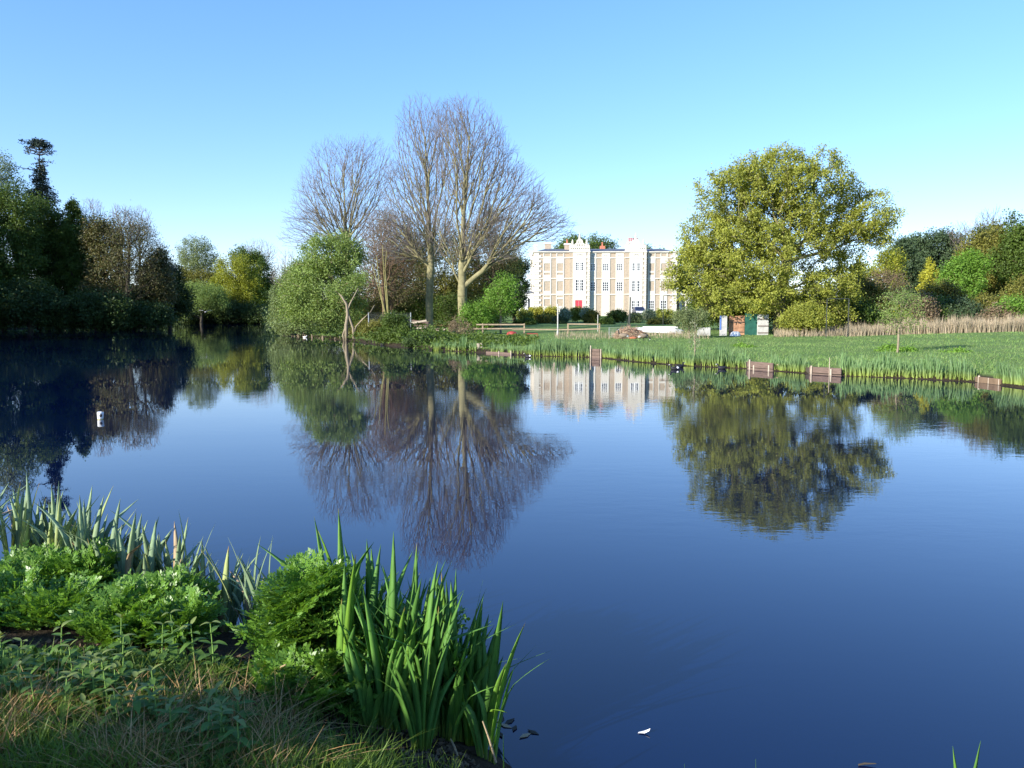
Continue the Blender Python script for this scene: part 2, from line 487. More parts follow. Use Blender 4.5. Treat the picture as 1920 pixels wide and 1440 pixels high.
def water():
    m, nt, out = new_mat('pond_water')
    b = nt.nodes.new('ShaderNodeBsdfPrincipled')
    b.inputs['Base Color'].default_value = (.0005, .0048, .029, 1)
    b.inputs['Roughness'].default_value = .0
    b.inputs['IOR'].default_value = 1.56
    n1 = noise(nt, 4.2, 3, .6, 'Object', (.5, 1.0, 1))
    n2 = noise(nt, .55, 2, .5, 'Object', (.6, 1.0, 1))
    n3 = noise(nt, .07, 3, .6, 'Object', (.5, 1.3, 1))
    patch = nt.nodes.new('ShaderNodeMapRange'); patch.inputs[1].default_value = .46; patch.inputs[2].default_value = .66; patch.inputs[3].default_value = .35; patch.inputs[4].default_value = 5.0
    nt.links.new(n3, patch.inputs[0])
    mu = nt.nodes.new('ShaderNodeMath'); mu.operation = 'MULTIPLY'; nt.links.new(n1, mu.inputs[0]); nt.links.new(patch.outputs[0], mu.inputs[1])
    b1 = nt.nodes.new('ShaderNodeBump'); b1.inputs['Distance'].default_value = .00055
    nt.links.new(mu.outputs[0], b1.inputs['Height'])
    b2 = nt.nodes.new('ShaderNodeBump'); b2.inputs['Distance'].default_value = .0014
    nt.links.new(n2, b2.inputs['Height']); nt.links.new(b1.outputs[0], b2.inputs['Normal'])
    nt.links.new(b2.outputs[0], b.inputs['Normal'])
    nt.links.new(b.outputs[0], out.inputs[0])
    me = MB().add([(-130, -1, 0), (60, -1, 0), (60, 240, 0), (-130, 240, 0)], [(0, 1, 2, 3)]).mesh('pond', m)
    link('pond_water', me, kind='structure')
water()

# ------------------------------------------------------------------ the country house
HY = 150.0
def hx(px): return (px - 960) / F * HY
def hz(py): return at(960, py, HY)[2]
M['stone'] = solid('stone', (.56, .525, .455), .85, .10, 1.5, .2)
M['brick'] = solid('brick', (.38, .31, .235), .9, .16, 3, .1, coord='Object')
M['slate'] = solid('slate', (.11, .12, .14), .6, .2, 2)
M['white'] = solid('white', (.72, .72, .70), .5, .04, 3)
M['dull_white'] = solid('dull_white', (.42, .41, .38), .8, .3, 2.5)
M['pot'] = solid('pot', (.45, .16, .10), .8, .15, 5)
M['door_red'] = solid('door_red', (.45, .05, .07), .5, .1, 3)
mg, nt, out = new_mat('glass'); b = nt.nodes.new('ShaderNodeBsdfPrincipled')
b.inputs['Base Color'].default_value = (.02, .025, .04, 1); b.inputs['Roughness'].default_value = .1; b.inputs['Specular IOR Level'].default_value = .6
nt.links.new(b.outputs[0], out.inputs[0]); M['glass'] = mg

def house():
    c0 = Vector((hx(1130), HY, g1(hx(1130), HY) - .2))
    H = empty('country_house', c0, 'long pale stone and brick country house with pierced gables, across the lawn behind the pond', 'house')
    def L(x): return x - c0.x
    def Z(z): return z - c0.z
    def X(px): return hx(px) - c0.x
    def Y_(d): return -d          # d metres in front of the wall plane
    def ZZ(py): return hz(py) - c0.z
    zb = -.3
    # inner mass and side walls
    x0, x1 = X(1001.6), X(1266.5)
    MB().box(x0, x1, 0, 24, zb, ZZ(471.5)).build('wall', M['brick'], H)
    # roof: low hipped slate
    zt = ZZ(471.5); ov = .15
    vs = [(x0 + .5, .6, zt), (x1 - .5, .6, zt), (x1 - .5, 23.5, zt), (x0 + .5, 23.5, zt),
          (x0 + 2.2, 4.5, zt + .85), (x1 - 2.2, 4.5, zt + .85), (x1 - 2.2, 20, zt + .85), (x0 + 2.2, 20, zt + .85)]
    vs = [(x, y, z + .13) if i < 4 else (x, y, z) for i, (x, y, z) in enumerate(vs)]
    MB().add(vs, [(0, 1, 5, 4), (1, 2, 6, 5), (2, 3, 7, 6), (3, 0, 4, 7), (4, 5, 6, 7), (3, 2, 1, 0)]).build('roof', M['slate'], H)
    # blocking course / dark gutter line
    MB().box(x0 - .25, x1 + .25, -.3, 24.2, ZZ(473.4), ZZ(471.3)).build('cornice', M['stone'], H)
    T = [(1066.3, 1103.5), (1169, 1208)]
    pj = .75
    for a, bb in T:
        MB().box(X(a), X(bb), -pj, -.004, zb, ZZ(471.6)).build('tower', M['brick'], H)
    # string courses: one per stretch
    def strings(a, bb, d):
        for y0, y1 in ((484.6, 482.4), (523.2, 521.2), (553.2, 551.0)):
            MB().box(X(a), X(bb), Y_(d + .13), Y_(d), ZZ(y0), ZZ(y1)).build('string_course', M['stone'], H)
    strings(1001.2, 1066.1, 0); strings(1066, 1103.8, pj); strings(1104, 1168.8, 0); strings(1168.7, 1208.3, pj); strings(1208.5, 1266.9, 0)
    def window(cx, w, yt, yb, d, cols, rows, split=False, dark=True):
        """white framed window of small panes"""
        z0, z1 = ZZ(yb), ZZ(yt); xa, xb = X(cx - w / 2), X(cx + w / 2)
        m = MB(); t = .13; dep = Y_(d + .10)
        m.box(xa - t, xb + t, dep, Y_(d), z1, z1 + t); m.box(xa - t, xb + t, dep, Y_(d), z0 - t, z0)
        m.box(xa - t, xa, dep, Y_(d), z0, z1); m.box(xb, xb + t, dep, Y_(d), z0, z1)
        bar = .075
        ww = (xb - xa) / cols
        for i in range(1, cols):
            k = .30 if (split and i == cols // 2) else bar
            m.box(xa + ww * i - k / 2, xa + ww * i + k / 2, dep + .02, Y_(d), z0, z1)
        hh = (z1 - z0) / rows
        for j in range(1, rows):
            for i in range(cols):
                ex = .15 if (split and i == cols // 2) else bar / 2
                ex0 = .15 if (split and i == cols // 2) else (bar / 2 if i > 0 else 0)
                ex1 = .15 if (split and i == cols // 2 - 1) else (bar / 2 if i < cols - 1 else 0)
                m.box(xa + ww * i + ex0, xa + ww * (i + 1) - ex1, dep + .03, Y_(d), z0 + hh * j - bar / 2, z0 + hh * j + bar / 2)
        f = m.build('window', M['white'], H)
        MB().box(xa, xb, Y_(d + .02), Y_(d + .004), z0, z1).build('pane', M['glass'], f)
    def surround(a, bb, yt, yb, d, hole=None):
        """stone bay with optional openings cut as separate boxes round them"""
        holes = sorted(hole or [], key=lambda h: -h[3])
        z1 = ZZ(yt); zlow = zb if yb is None else ZZ(yb)
        m = MB(); dep = Y_(d + .09); cur = zlow
        for (ha, hb, ht, hbm) in holes:
            hz0, hz1 = ZZ(hbm), ZZ(ht)
            if hz0 > cur: m.box(X(a), X(bb), dep, Y_(d), cur, hz0)
            lo = max(hz0, cur)
            m.box(X(a), X(ha), dep, Y_(d), lo, hz1); m.box(X(hb), X(bb), dep, Y_(d), lo, hz1)
            cur = hz1
        m.box(X(a), X(bb), dep, Y_(d), cur, z1)
        m.build('window_surround', M['stone'], H)
    # left wing: two blind bays of brick panels in stone
    def wing(q0, bays, low_windows, mirror=False):
        for a, bb in bays:
            c = (a + bb) / 2; w = (bb - a) * .74
            hs = [(c - w / 2, c + w / 2, 475, 481), (c - w / 2, c + w / 2, 494, 508), (c - w / 2, c + w / 2, 511.5, 515.5), (c - w / 2, c + w / 2, 527.5, 545.5)]
            if low_windows: hs.append((c - w / 2, c + w / 2, 563, 583))
            else: hs += [(c - w / 2, c + w / 2, 554.5, 557.5), (c - w / 2, c + w / 2, 561, 574)]
            surround(a, bb, 473.6, None, 0, hs)
            if low_windows: window(c, w * .98, 564, 583, 0, 3, 4)
    wing(1001, [(1018, 1033), (1042.3, 1057)], False)
    wing(1266, [(1212.8, 1226.5), (1235.5, 1249)], True)
    # quoins: staggered stones at the corners, each its own piece
    qm = {}
    def quoins(px, d, side, w=1.0):
        z = -.2; i = 0; top = ZZ(473.6)
        while z + .42 < top:
            wd = w if i % 2 else w * .7
            a = X(px) - .06 if side > 0 else X(px) - wd
            bb = X(px) + wd if side > 0 else X(px) + .06
            key = (wd, side, w)
            if key not in qm:
                qm[key] = MB().box(0, wd + .06, -.12, -.0, 0, .42).mesh('quoin', M['stone'], bevel=.02)
            link('quoin', qm[key], H, loc=(a, Y_(d), z))
            z += .45; i += 1
    quoins(1001.6, 0, 1, 1.3); quoins(1266.5, 0, -1, 1.2)
    for a, bb in T:
        quoins(bb, pj, -1, .55); 
    # towers
    for ti, (a, bb) in enumerate(T):
        ca = (1072.5, 1097.3) if ti == 0 else (1177, 1201.8)
        c = (ca[0] + ca[1]) / 2
        if ti == 0:
            hs = [(c - 7, c + 7, 492.5, 507), (c - 7, c + 7, 525, 545.5), (1077.2, 1090.4, 563, 584)]
        else:
            hs = [(c - 7, c + 7, 494, 508), (c - 7, c + 7, 527, 547), (c - 7, c + 7, 564, 580)]
        surround(ca[0], ca[1], 473.6, None, pj, hs)
        window(c, 13.6, hs[0][2] + .3, hs[0][3] - .3, pj, 4, 4, True)
        window(c, 13.6, hs[1][2] + .3, hs[1][3] - .3, pj, 4, 4, True)
        if ti == 0:
            d_ = MB().box(X(1077.4), X(1090.2), -pj - .05, -pj - .004, zb, ZZ(563.2)).build('door', M['door_red'], H)
            MB().box(X(1083.7), X(1083.9), -pj - .07, -pj - .05, zb, ZZ(563.5)).build('door_joint', M['white'], d_)
        else: window(c, 13.6, 564.5, 579.5, pj, 4, 3, True)
        # vents
        for v in (-4.2, -1.4, 1.4, 4.2):
            MB().box(X(c + v - .7), X(c + v + .7), -pj - .13, -pj - .09, ZZ(478.4 + (abs(v) > 3) * .7), ZZ(477.4 + (abs(v) > 3) * .7)).build('vent', M['glass'], H)
        # crenellated cornice of the tower
        MB().box(X(a) - .12, X(bb) + .12, -pj - .16, -.304, ZZ(473.8), ZZ(470.9)).build('tower_cornice', M['stone'], H)
        # pierced gable: curve with holes
        cu = bpy.data.curves.new('gable', 'CURVE'); cu.dimensions = '2D'; cu.fill_mode = 'BOTH'; cu.extrude = .14; cu.bevel_depth = .015
        def spl(pts):
            s = cu.splines.new('POLY'); s.points.add(len(pts) - 1); s.use_cyclic_u = True
            for p, q in zip(s.points, pts): p.co = (q[0], q[1], 0, 1)
        sc = HY / F
        hw = (bb - a) / 2 * sc
        prof = [(-hw, 0), (-hw, 1.0), (-hw + .35, 1.25), (-hw + .95, 1.15), (-hw + 1.05, .75), (-.95, .95), (-.85, 1.35), (-.6, 1.45), (-.55, 1.9), (-.25, 2.15), (0, 2.3),
                (.25, 2.15), (.55, 1.9), (.6, 1.45), (.85, 1.35), (.95, .95), (hw - 1.05, .75), (hw - .95, 1.15), (hw - .35, 1.25), (hw, 1.0), (hw, 0)]
        spl(prof)
        def circ(cx, cy, r): spl([(cx + r * math.cos(t * math.pi / 4), cy + r * math.sin(t * math.pi / 4)) for t in range(8)][::-1])
        for hxx in np.linspace(-hw + .3, hw - .3, 9): circ(hxx, .42, .12)
        for hxx in (-.45, 0, .45): circ(hxx, 1.05, .13)
        for hxx in (-.22, .22): circ(hxx, 1.6, .12)
        ob = bpy.data.objects.new('gable_curve', cu); C.objects.link(ob)
        me = bpy.data.meshes.new_from_object(ob); bpy.data.objects.remove(ob)
        me.transform(Matrix.Rotation(math.pi / 2, 4, 'X')); me.materials.clear(); me.materials.append(M['stone'])
        link('pierced_gable', me, H, loc=(X((a + bb) / 2), -pj + .1, ZZ(470.9)))
        for fx, fz, hgt in ((-hw + .55, ZZ(470.9) + 1.2, .95), (0, ZZ(470.9) + 2.25, 1.1), (hw - .55, ZZ(470.9) + 1.2, .95)):
            if ti == 1 and fx < 0: hgt = .7
            MB().tube([(0, 0, 0), (0, 0, .2), (0, 0, .35), (0, 0, hgt)], [.28, .16, .22, .03], 6).build('finial', M['stone'], H, loc=(X((a + bb) / 2) + fx, -pj + .1, fz))
    # middle
    bays = [(1105.2, 1116.6, 1110.6), (1126.8, 1142.4, 1134), (1152.7, 1168.2, 1160)]
    for a, bb, c in bays:
        w = 10.6 if a > 1110 else 8.5
        hs = [(c - w / 2, c + w / 2, 495, 507.5), (c - w / 2, c + w / 2, 529, 545.5)]
        surround(a, bb, 473.6, None, 0, hs)
        window(c, w * .97, 495.3, 507.2, 0, 3, 4); window(c, w * .97, 529.3, 545.2, 0, 3, 4)
        for v in (-1.8, 1.8):
            MB().box(X(c + v - .9), X(c + v + .9), -.13, -.09, ZZ(480.2), ZZ(479.2)).build('vent', M['glass'], H)
    # chimneys
    for (a, bb, yt, yb, y, mat, pots, cap) in ((1021, 1032.6, 457, 468, 9, 'brick', 0, 1), (1058, 1067.6, 459, 472, 3, 'brick', 1, 1), (1124, 1132.6, 461, 469, 9, 'pot', 1, 0), (1176, 1194.7, 456, 471, 3, 'stone', 5, 1),
                                        (1001.5, 1006, 462, 473, 3, 'stone', 0, 1)):
        s_ = (HY + y) / HY
        z1 = at(960, yt, HY + y)[2] - c0.z; z0 = ZZ(473)
        xa = hx(a) * s_ - c0.x; xb = hx(bb) * s_ - c0.x
        ch = MB().box(xa, xb, y, y + 1.3, z0, z1).build('chimney', M[mat], H)
        if cap: MB().box(xa - .12, xb + .12, y - .12, y + 1.42, z1 + .002, z1 + .28).build('chimney_cap', M['white'], ch)
        for i in range(pots):
            pxx = xa + (xb - xa) * (i + .5) / pots
            zz = z1 + (.28 if cap else 0)
            MB().tube([(0, 0, 0), (0, 0, .55), (0, 0, .6), (0, 0, .75)], [.17, .13, .18, .17], 8).build('chimney_pot', M['pot'], ch, loc=(pxx, y + .65, zz))
    MB().tube([(X(1189.5), 3.5, ZZ(456)), (X(1189.5), 3.5, ZZ(440))], .04, 4).build('aerial', M['slate'], H)
    # side bays left
    MB().box(x0 - .55, x0 - .004, 3, 9, zb, ZZ(478)).build('side_bay', M['stone'], H)
    for y in (1.2, 10.2, 15): MB().box(x0 - .12, x0 - .004, y, y + .8, zb, ZZ(473.6)).build('side_pilaster', M['stone'], H)
    # conservatory to the left
    xa, xb = X(973.5), X(1000.6)
    cs = MB(); cs.box(xa, xb, 1.0, 5, zb, ZZ(549))
    cs = cs.build('conservatory', M['white'], H)
    m = MB(); n = 9
    for (z_, k) in ((ZZ(549), 1.04), (ZZ(547), .95), (ZZ(545.3), .62), (ZZ(544.6), .2)):
        cxx = (xa + xb) / 2; hwid = (xb - xa) / 2
        m.v += [(cxx - hwid * k, 3 - 2.1 * k, z_), (cxx + hwid * k, 3 - 2.1 * k, z_), (cxx + hwid * k, 3 + 2.1 * k, z_), (cxx - hwid * k, 3 + 2.1 * k, z_)]
    for r_ in range(3):
        for j in range(4): m.f.append((r_ * 4 + j, r_ * 4 + (j + 1) % 4, r_ * 4 + 4 + (j + 1) % 4, r_ * 4 + 4 + j))
    m.f.append((12, 13, 14, 15)); m.build('conservatory_roof', M['slate'], cs)
    MB().box(X(990), X(993.2), .93, .996, zb, ZZ(559.5)).build('doorway', M['glass'], cs)
    for p in (976.5, 981, 985.5): MB().box(X(p), X(p + 1.6), .95, .996, ZZ(572), ZZ(556)).build('pane', M['glass'], cs)
    # annex right
    an = MB(); an.box(X(1267.2), X(1289), 1, 7, zb, ZZ(553)); an = an.build('annex', M['stone'], H)
    MB().box(X(1270), X(1274), .93, .996, zb, ZZ(560)).build('arch_opening', M['glass'], an)
    MB().box(X(1279), X(1284), .93, .996, zb, ZZ(560)).build('arch_opening', M['glass'], an)
    MB().box(X(1267.2) + .004, X(1289.8), .8, 7.2, ZZ(553) + .002, ZZ(551)).build('annex_cornice', M['stone'], an)
house()

#@@TREES
# ------------------------------------------------------------------ trees
G_L = 'trees on the shaded left bank'
G_F = 'trees at the far end of the pond'
G_C = 'trees on the wooded point'
G_R = 'trees behind the meadow on the right'
def T(name, label, px, D, blobs, mat, bark='bark_dark', **k):
    k.setdefault('group', G_L)
    return tree(name, label, px, D, blobs, M[mat], M[bark], **k)
# --- the great bare limes
def lime(label, stems, blobs, n, R, seed_first, extra=None, mat='bark', tw='twig_lime', name='bare_lime_tree', bf=.55, ak=1.0, r0=.0105):
    px0, D = stems[0][0]
    b0 = Vector(((px0 - 960) / F * D, D, g1((px0 - 960) / F * D, D) - .1))
    nodes = []; par = []
    for s in stems:
        prev = -1
        for i, p in enumerate(s):
            if len(p) == 2: q = tuple(Vector(((p[0] - 960) / F * p[1], p[1], b0.z)))
            else: q = tuple(at(p[0], p[1], p[2]))
            if i == 0 and nodes: prev = int(np.argmin([sum((a_ - b_) ** 2 for a_, b_ in zip(q, n_)) for n_ in nodes])); continue
            nodes.append(q); par.append(prev if i else -1); prev = len(nodes) - 1
    # close set nodes along every stem, so that limbs leave it at all heights
    N2 = [nodes[0]]; P2 = [-1]; mp = {0: 0}
    for i in range(1, len(nodes)):
        a_ = np.array(nodes[par[i]]); b_ = np.array(nodes[i]); k_ = max(1, int(np.linalg.norm(b_ - a_) / .6)); q_ = mp[par[i]]
        for j in range(1, k_ + 1):
            w_ = rng.normal(0, .03, 3) if j < k_ else 0
            N2.append(tuple(a_ + (b_ - a_) * j / k_ + w_)); P2.append(q_); q_ = len(N2) - 1
        mp[i] = q_
    seed_first = mp[seed_first]
    nodes, par = N2, P2
    nodes = np.array(nodes); m = len(nodes)
    bl = [pxblob(*b) for b in blobs]
    pts = blob_pts(bl, n, .6)
    q1, q2, q3 = rng.uniform(0, 6, 3)
    pts = pts[(np.sin(pts[:, 0] * .9 + q1) * np.cos(pts[:, 2] * .8 + q2) * np.sin(pts[:, 1] * .9 + q3) > -.1) | (rng.uniform(0, 1, len(pts)) < .55)]
    P, pr = grow(nodes, np.array(par), pts, bf, ak, seed_first, 1.0)
    P, r, kids, cnt = finish(P, pr, m, r0, R)
    root = empty(name, b0, label, 'tree', G_C)
    off = np.array(b0)
    A = P[pr[1:]] - off; B = P[1:] - off; ra = np.minimum(r[pr[1:]], r[1:] * 1.4); rb = r[1:]
    thick = rb > R * .3
    seg_mesh('trunk', A[thick], B[thick], ra[thick], rb[thick], 10, M[mat], root)
    mid = (~thick) & (rb > r0 * 2.6)
    seg_mesh('limbs', A[mid], B[mid], ra[mid], rb[mid], 5, M[mat], root, 'stuff')
    fine = (~thick) & (~mid)
    tips = np.where(kids == 0)[0]; tips = tips[tips >= m]
    d = unit(P[tips] - P[pr[tips]])
    tw2 = 2
    a = np.repeat(P[tips], tw2, 0); dd = unit(np.repeat(d, tw2, 0) + rng.normal(size=(len(tips) * tw2, 3)) * .4 + np.array([0, 0, .15]))
    b = a + dd * rng.uniform(.35, .8, (len(a), 1))
    AA = np.concatenate([A[fine], a - off]); BB = np.concatenate([B[fine], b - off])
    RA = np.concatenate([ra[fine], np.full(len(a), r0 * .9)]); RB = np.concatenate([rb[fine], np.full(len(a), r0 * .5)])
    seg_mesh('twigs', AA, BB, RA, RB, 3, M[tw], root, 'stuff')
    return root
lime('tall twin stemmed bare lime tree, left of the thick trunked one',
     [[(806, 76), (805, 560, 76), (808, 500, 76), (806, 440, 76), (803, 380, 76), (799, 320, 76), (797, 260, 76)],
      [(806, 76), (818, 580, 76.3), (825, 480, 76.3), (832, 410, 76.4), (838, 350, 76.4), (842, 285, 76.5)],
      [(805, 560, 76), (795, 553, 76), (778, 551, 75.6), (760, 556, 75), (742, 572, 74.6)], [(808, 520, 76), (785, 480, 75.5), (765, 450, 75)]],
     [(790, 285, 76, 52, 100), (825, 290, 77, 60, 95), (770, 400, 76, 62, 70), (740, 440, 75, 60, 55), (800, 420, 76, 60, 70), (745, 340, 76, 30, 40)], 6200, .36, 2)
lime('tallest bare lime with one thick trunk and long limbs reaching towards the house',
     [[(868, 72), (867, 540, 72), (866, 500, 72), (868, 430, 72), (872, 380, 72), (876, 320, 72), (880, 260, 72)],
      [(867, 545, 72), (890, 520, 71.8), (920, 498, 71.5), (940, 487, 71.2)], [(866, 505, 72), (888, 470, 71.9), (915, 430, 71.6), (945, 390, 71.4), (965, 350, 71.3)], [(867, 540, 72), (850, 505, 72), (832, 480, 72)], [(868, 440, 72), (850, 390, 72.5)]],
     [(880, 285, 72, 72, 98), (920, 330, 72, 62, 80), (960, 385, 71.5, 70, 75), (870, 420, 72, 75, 70), (1000, 400, 71, 50, 45), (1030, 425, 71, 45, 30), (930, 450, 71, 70, 45), (850, 230, 72, 35, 42)], 8200, .43, 1)
lime('broad bare lime tree behind the pale green willow, leftmost bare tree',
     [[(650, 92), (652, 520, 92), (650, 450, 92), (648, 410, 92), (645, 360, 92), (645, 310, 92)],
      [(650, 92), (662, 540, 92), (683, 440, 92), (686, 400, 92), (690, 360, 92), (692, 310, 92)]],
     [(640, 345, 92, 75, 85), (690, 335, 92, 55, 78), (600, 380, 92, 50, 60), (575, 415, 91, 40, 35), (640, 420, 92, 80, 40), (560, 445, 91, 35, 25)], 6000, .38, 1)

# --- wooded point: willows, alders and undergrowth
T('willow_tree', 'round pale green willow overhanging the water, its forked trunk rising from the bank', 657, 71,
  [(625, 480, 71.5, 65, 42), (590, 535, 71.5, 70, 60), (650, 540, 71.5, 40, 60), (640, 470, 71.5, 42, 35), (560, 570, 71, 45, 45), (625, 585, 71, 62, 32), (632, 545, 68, 34, 22), (668, 520, 69, 25, 30)],
  'willow', 'bark_pale', n=700, nleaf=30000, leaf=.17, R=.26, sig=.3, group=G_C, hang=.3, first=2)
T('willow_tree', 'grey green willow at the left tip of the wooded point', 560, 82,
  [(550, 560, 82, 45, 50), (530, 585, 82, 28, 38), (585, 520, 83, 40, 35), (560, 605, 80, 48, 20), (530, 608, 83, 24, 16)],
  'willow_grey', 'bark_pale', n=400, nleaf=18000, leaf=.18, R=.2, sig=.3, group=G_C, hang=.25)
# the willow's leaning stems by the water, seen clearly
w = empty('leaning_willow_trunk', (at(655, 636, 67).x, 67, 0), 'forked pale leaning trunk standing in the water edge under the willow crown', 'tree', G_C)
for name, pts, rr in (('stem', [(650, 640), (649, 610), (652, 590), (650, 570), (640, 555), (628, 545)], .17), ('stem', [(664, 640), (662, 615), (655, 595), (650, 580)], .13),
                      ('stem', [(662, 632), (668, 612), (680, 598), (695, 585), (702, 572)], .08), ('stem', [(650, 590), (656, 570), (664, 555), (672, 540)], .08), ('root', [(646, 640), (643, 628), (648, 612), (651, 600)], .1)):
    P = [at(x, y, 67) - w.location for x, y in pts]
    MB().tube(P, [rr * (1 - .6 * i / (len(P) - 1)) for i in range(len(P))], 8).build(name, M['bark_pale'], w, smooth=True)
# yellow stemmed alders
w = empty('yellow_stemmed_tree', (at(733, 610, 66).x, 66, g1(at(733, 610, 66).x, 66) - .1), 'tree with four slim yellow lit stems fanning up out of a bush', 'tree', G_C)
for pts in ([(733, 603), (722, 590), (715, 560), (707, 530), (698, 495)], [(733, 603), (722, 585), (716, 560), (710, 520), (706, 480)], [(733, 603), (726, 580), (722, 540), (719, 500), (717, 460)], [(730, 600), (727, 570), (725, 540), (722, 505), (725, 470)]):
    P = [at(x, y, 66) - w.location for x, y in pts]
    P[0].z = 0
    MB().tube(P, [.06 * (1 - .15 * i) for i in range(len(P))], 7).build('stem', M['bark_yellow'], w, smooth=True)
lime('dense brown twigged bare tree behind the yellow stems', [[(722, 79), (718, 540, 79), (716, 490, 79), (716, 450, 79)]],
     [(715, 450, 79, 45, 62), (745, 470, 79, 40, 55), (690, 475, 79, 28, 50), (725, 520, 79, 55, 45)], 2600, .16, 1, tw='twig_brown', mat='bark_brown', name='bare_tree', bf=.1, r0=.014)
T('brown_tree', 'brown budding tree filling the gap left of the twin stemmed bare lime', 735, 88, [(740, 460, 88, 55, 65), (770, 500, 88, 60, 70), (720, 540, 88, 60, 60)], 'ivy', 'bark_brown', n=500, nleaf=15000, leaf=.18, sig=.4, group=G_C)
T('olive_tree', 'olive green tree behind the two great bare limes', 850, 100, [(830, 500, 100, 75, 90), (780, 540, 100, 70, 65), (870, 560, 99, 60, 50)], 'olive', 'bark_brown', n=500, nleaf=22000, leaf=.22, sig=.5, group=G_C)
T('golden_leafed_tree', 'thin golden leafed tree showing through the long limbs left of the house', 925, 98, [(925, 430, 98, 48, 48), (900, 480, 98, 60, 50), (950, 480, 98, 40, 35)], 'ivy', 'bark_brown', n=400, nleaf=9000, leaf=.18, sig=.45, group=G_C)
T('dark_yew_tree', 'dark green yew close to the left end of the house', 965, 128, [(955, 520, 128, 38, 45), (972, 500, 128, 22, 28), (940, 560, 127, 50, 35), (975, 545, 128, 16, 35)], 'dark', 'bark_dark', n=300, nleaf=14000, leaf=.3, sig=.4, group=G_C)
T('olive_tree', 'broad olive tree low behind the rail fence, left of the yew', 905, 108, [(900, 530, 108, 60, 45), (940, 530, 109, 40, 40), (880, 575, 107, 60, 35)], 'olive', 'bark_brown', n=400, nleaf=15000, leaf=.25, sig=.5, group=G_C)
T('understorey_tree', 'low shaded tree between the willow and the yellow stems', 690, 92, [(690, 570, 92, 55, 40), (740, 580, 93, 60, 35), (640, 570, 95, 60, 45)], 'olive', 'bark_brown', n=400, nleaf=14000, leaf=.2, sig=.4, group=G_C)
T('understorey_tree', 'low green tree between the two bare lime trunks', 845, 88, [(845, 585, 88, 40, 35), (790, 590, 90, 45, 35), (905, 590, 90, 45, 30)], 'mid', 'bark_brown', n=350, nleaf=12000, leaf=.2, sig=.4, group=G_C)
T('small_tree', 'small upright fresh green tree with slim pale trunk behind the rail fence', 939, 66, [(940, 560, 66, 38, 28), (945, 535, 66, 26, 22), (925, 580, 66, 22, 18)], 'bright', 'bark_pale', n=260, nleaf=3600, leaf=.15, R=.09, r0=.008, sig=.22, group='shrubs along the point', fork=.2)
T('bright_bush', 'bright green elder bush right of the thick bare trunk', 890, 65, [(890, 590, 65, 32, 24), (878, 610, 65, 22, 14), (905, 605, 65, 20, 18)], 'bright', 'bark_brown', n=160, nleaf=4200, leaf=.14, R=.05, r0=.008, sig=.2, group='shrubs along the point', fork=.1, cat='bush')
T('green_bush', 'tall green bush at the water edge below the yellow stems', 745, 57, [(748, 622, 57, 38, 20), (740, 600, 57, 26, 16), (720, 628, 58, 26, 12), (765, 634, 56, 25, 10)], 'mid', 'bark_dark', n=260, nleaf=9000, leaf=.13, R=.05, r0=.008, sig=.18, group='shrubs along the point', fork=.1, cat='bush')
T('dark_bush', 'dark bramble bush hanging over the bank below the twin trunks', 800, 52.5, [(800, 640, 52.5, 32, 12), (780, 646, 52, 24, 9), (825, 642, 52, 20, 9)], 'dark', 'bark_dark', n=200, nleaf=6000, leaf=.12, R=.04, r0=.008, sig=.15, group='shrubs along the point', fork=.1, cat='bush')
T('bare_bush', 'reddish bare bush with slim stems beside the thick lime trunk', 858, 60, [(865, 615, 60, 26, 12), (855, 605, 60, 14, 14)], 'brownleaf', 'bark_pale', n=160, nleaf=900, leaf=.1, R=.05, r0=.007, sig=.2, group='shrubs along the point', fork=.1, cat='bush')
for (px, D, l) in ((700, 64, 'small bush between the willow trunk and the grey post'), (675, 69, 'low bush behind the willow trunk')):
    T('green_bush', l, px, D, [(px, 620, D, 22, 12), (px + 8, 612, D, 16, 12)], 'olive', 'bark_dark', n=120, nleaf=3000, leaf=.13, R=.04, r0=.008, sig=.18, group='shrubs along the point', fork=.1, cat='bush')

# --- the oak
T('oak_tree', 'great spreading oak in fresh yellow green leaf right of the house', 1458, 58,
  [(1490, 345, 58, 108, 72), (1440, 325, 58, 90, 45), (1375, 375, 58, 78, 66), (1335, 450, 58, 72, 60), (1295, 520, 57.5, 52, 52), (1400, 480, 57, 100, 80), (1500, 440, 59, 100, 60),
   (1640, 410, 58, 50, 54), (1590, 370, 58, 40, 48), (1600, 430, 58, 60, 28), (1390, 560, 56.5, 90, 38), (1480, 545, 57, 85, 42), (1550, 540, 59, 70, 42), (1560, 590, 58, 50, 22), (1262, 510, 57.5, 22, 30), (1560, 430, 59, 60, 55), (1600, 490, 60, 50, 30), (1440, 420, 59.5, 90, 70), (1400, 510, 59, 70, 40),  (1655, 450, 58, 32, 16)],
  'oak', 'bark', n=2600, nleaf=76000, leaf=.165, bare_f=.4, R=.5, r0=.014, sig=.2, group='trees by the house', fork=.35, ak=.35, bf=.18, up=.35)
T('ivy_tree', 'dark ivied tree half hidden in the left side of the oak', 1352, 62, [(1352, 500, 62, 34, 45), (1345, 555, 62, 30, 35)], 'ivy', 'bark_dark', n=260, nleaf=7000, leaf=.16, R=.2, sig=.28, group='trees by the house')
T('silvery_shrub', 'silvery leafed shrub on the lawn at the end of the white boat', 1292, 52, [(1285, 600, 52, 26, 20), (1305, 598, 52, 26, 18), (1280, 588, 52, 16, 12)], 'pale', 'bark_pale', n=300, nleaf=5000, leaf=.09, R=.05, r0=.007, sig=.14, group='shrubs by the lawn', fork=.08, cat='shrub')
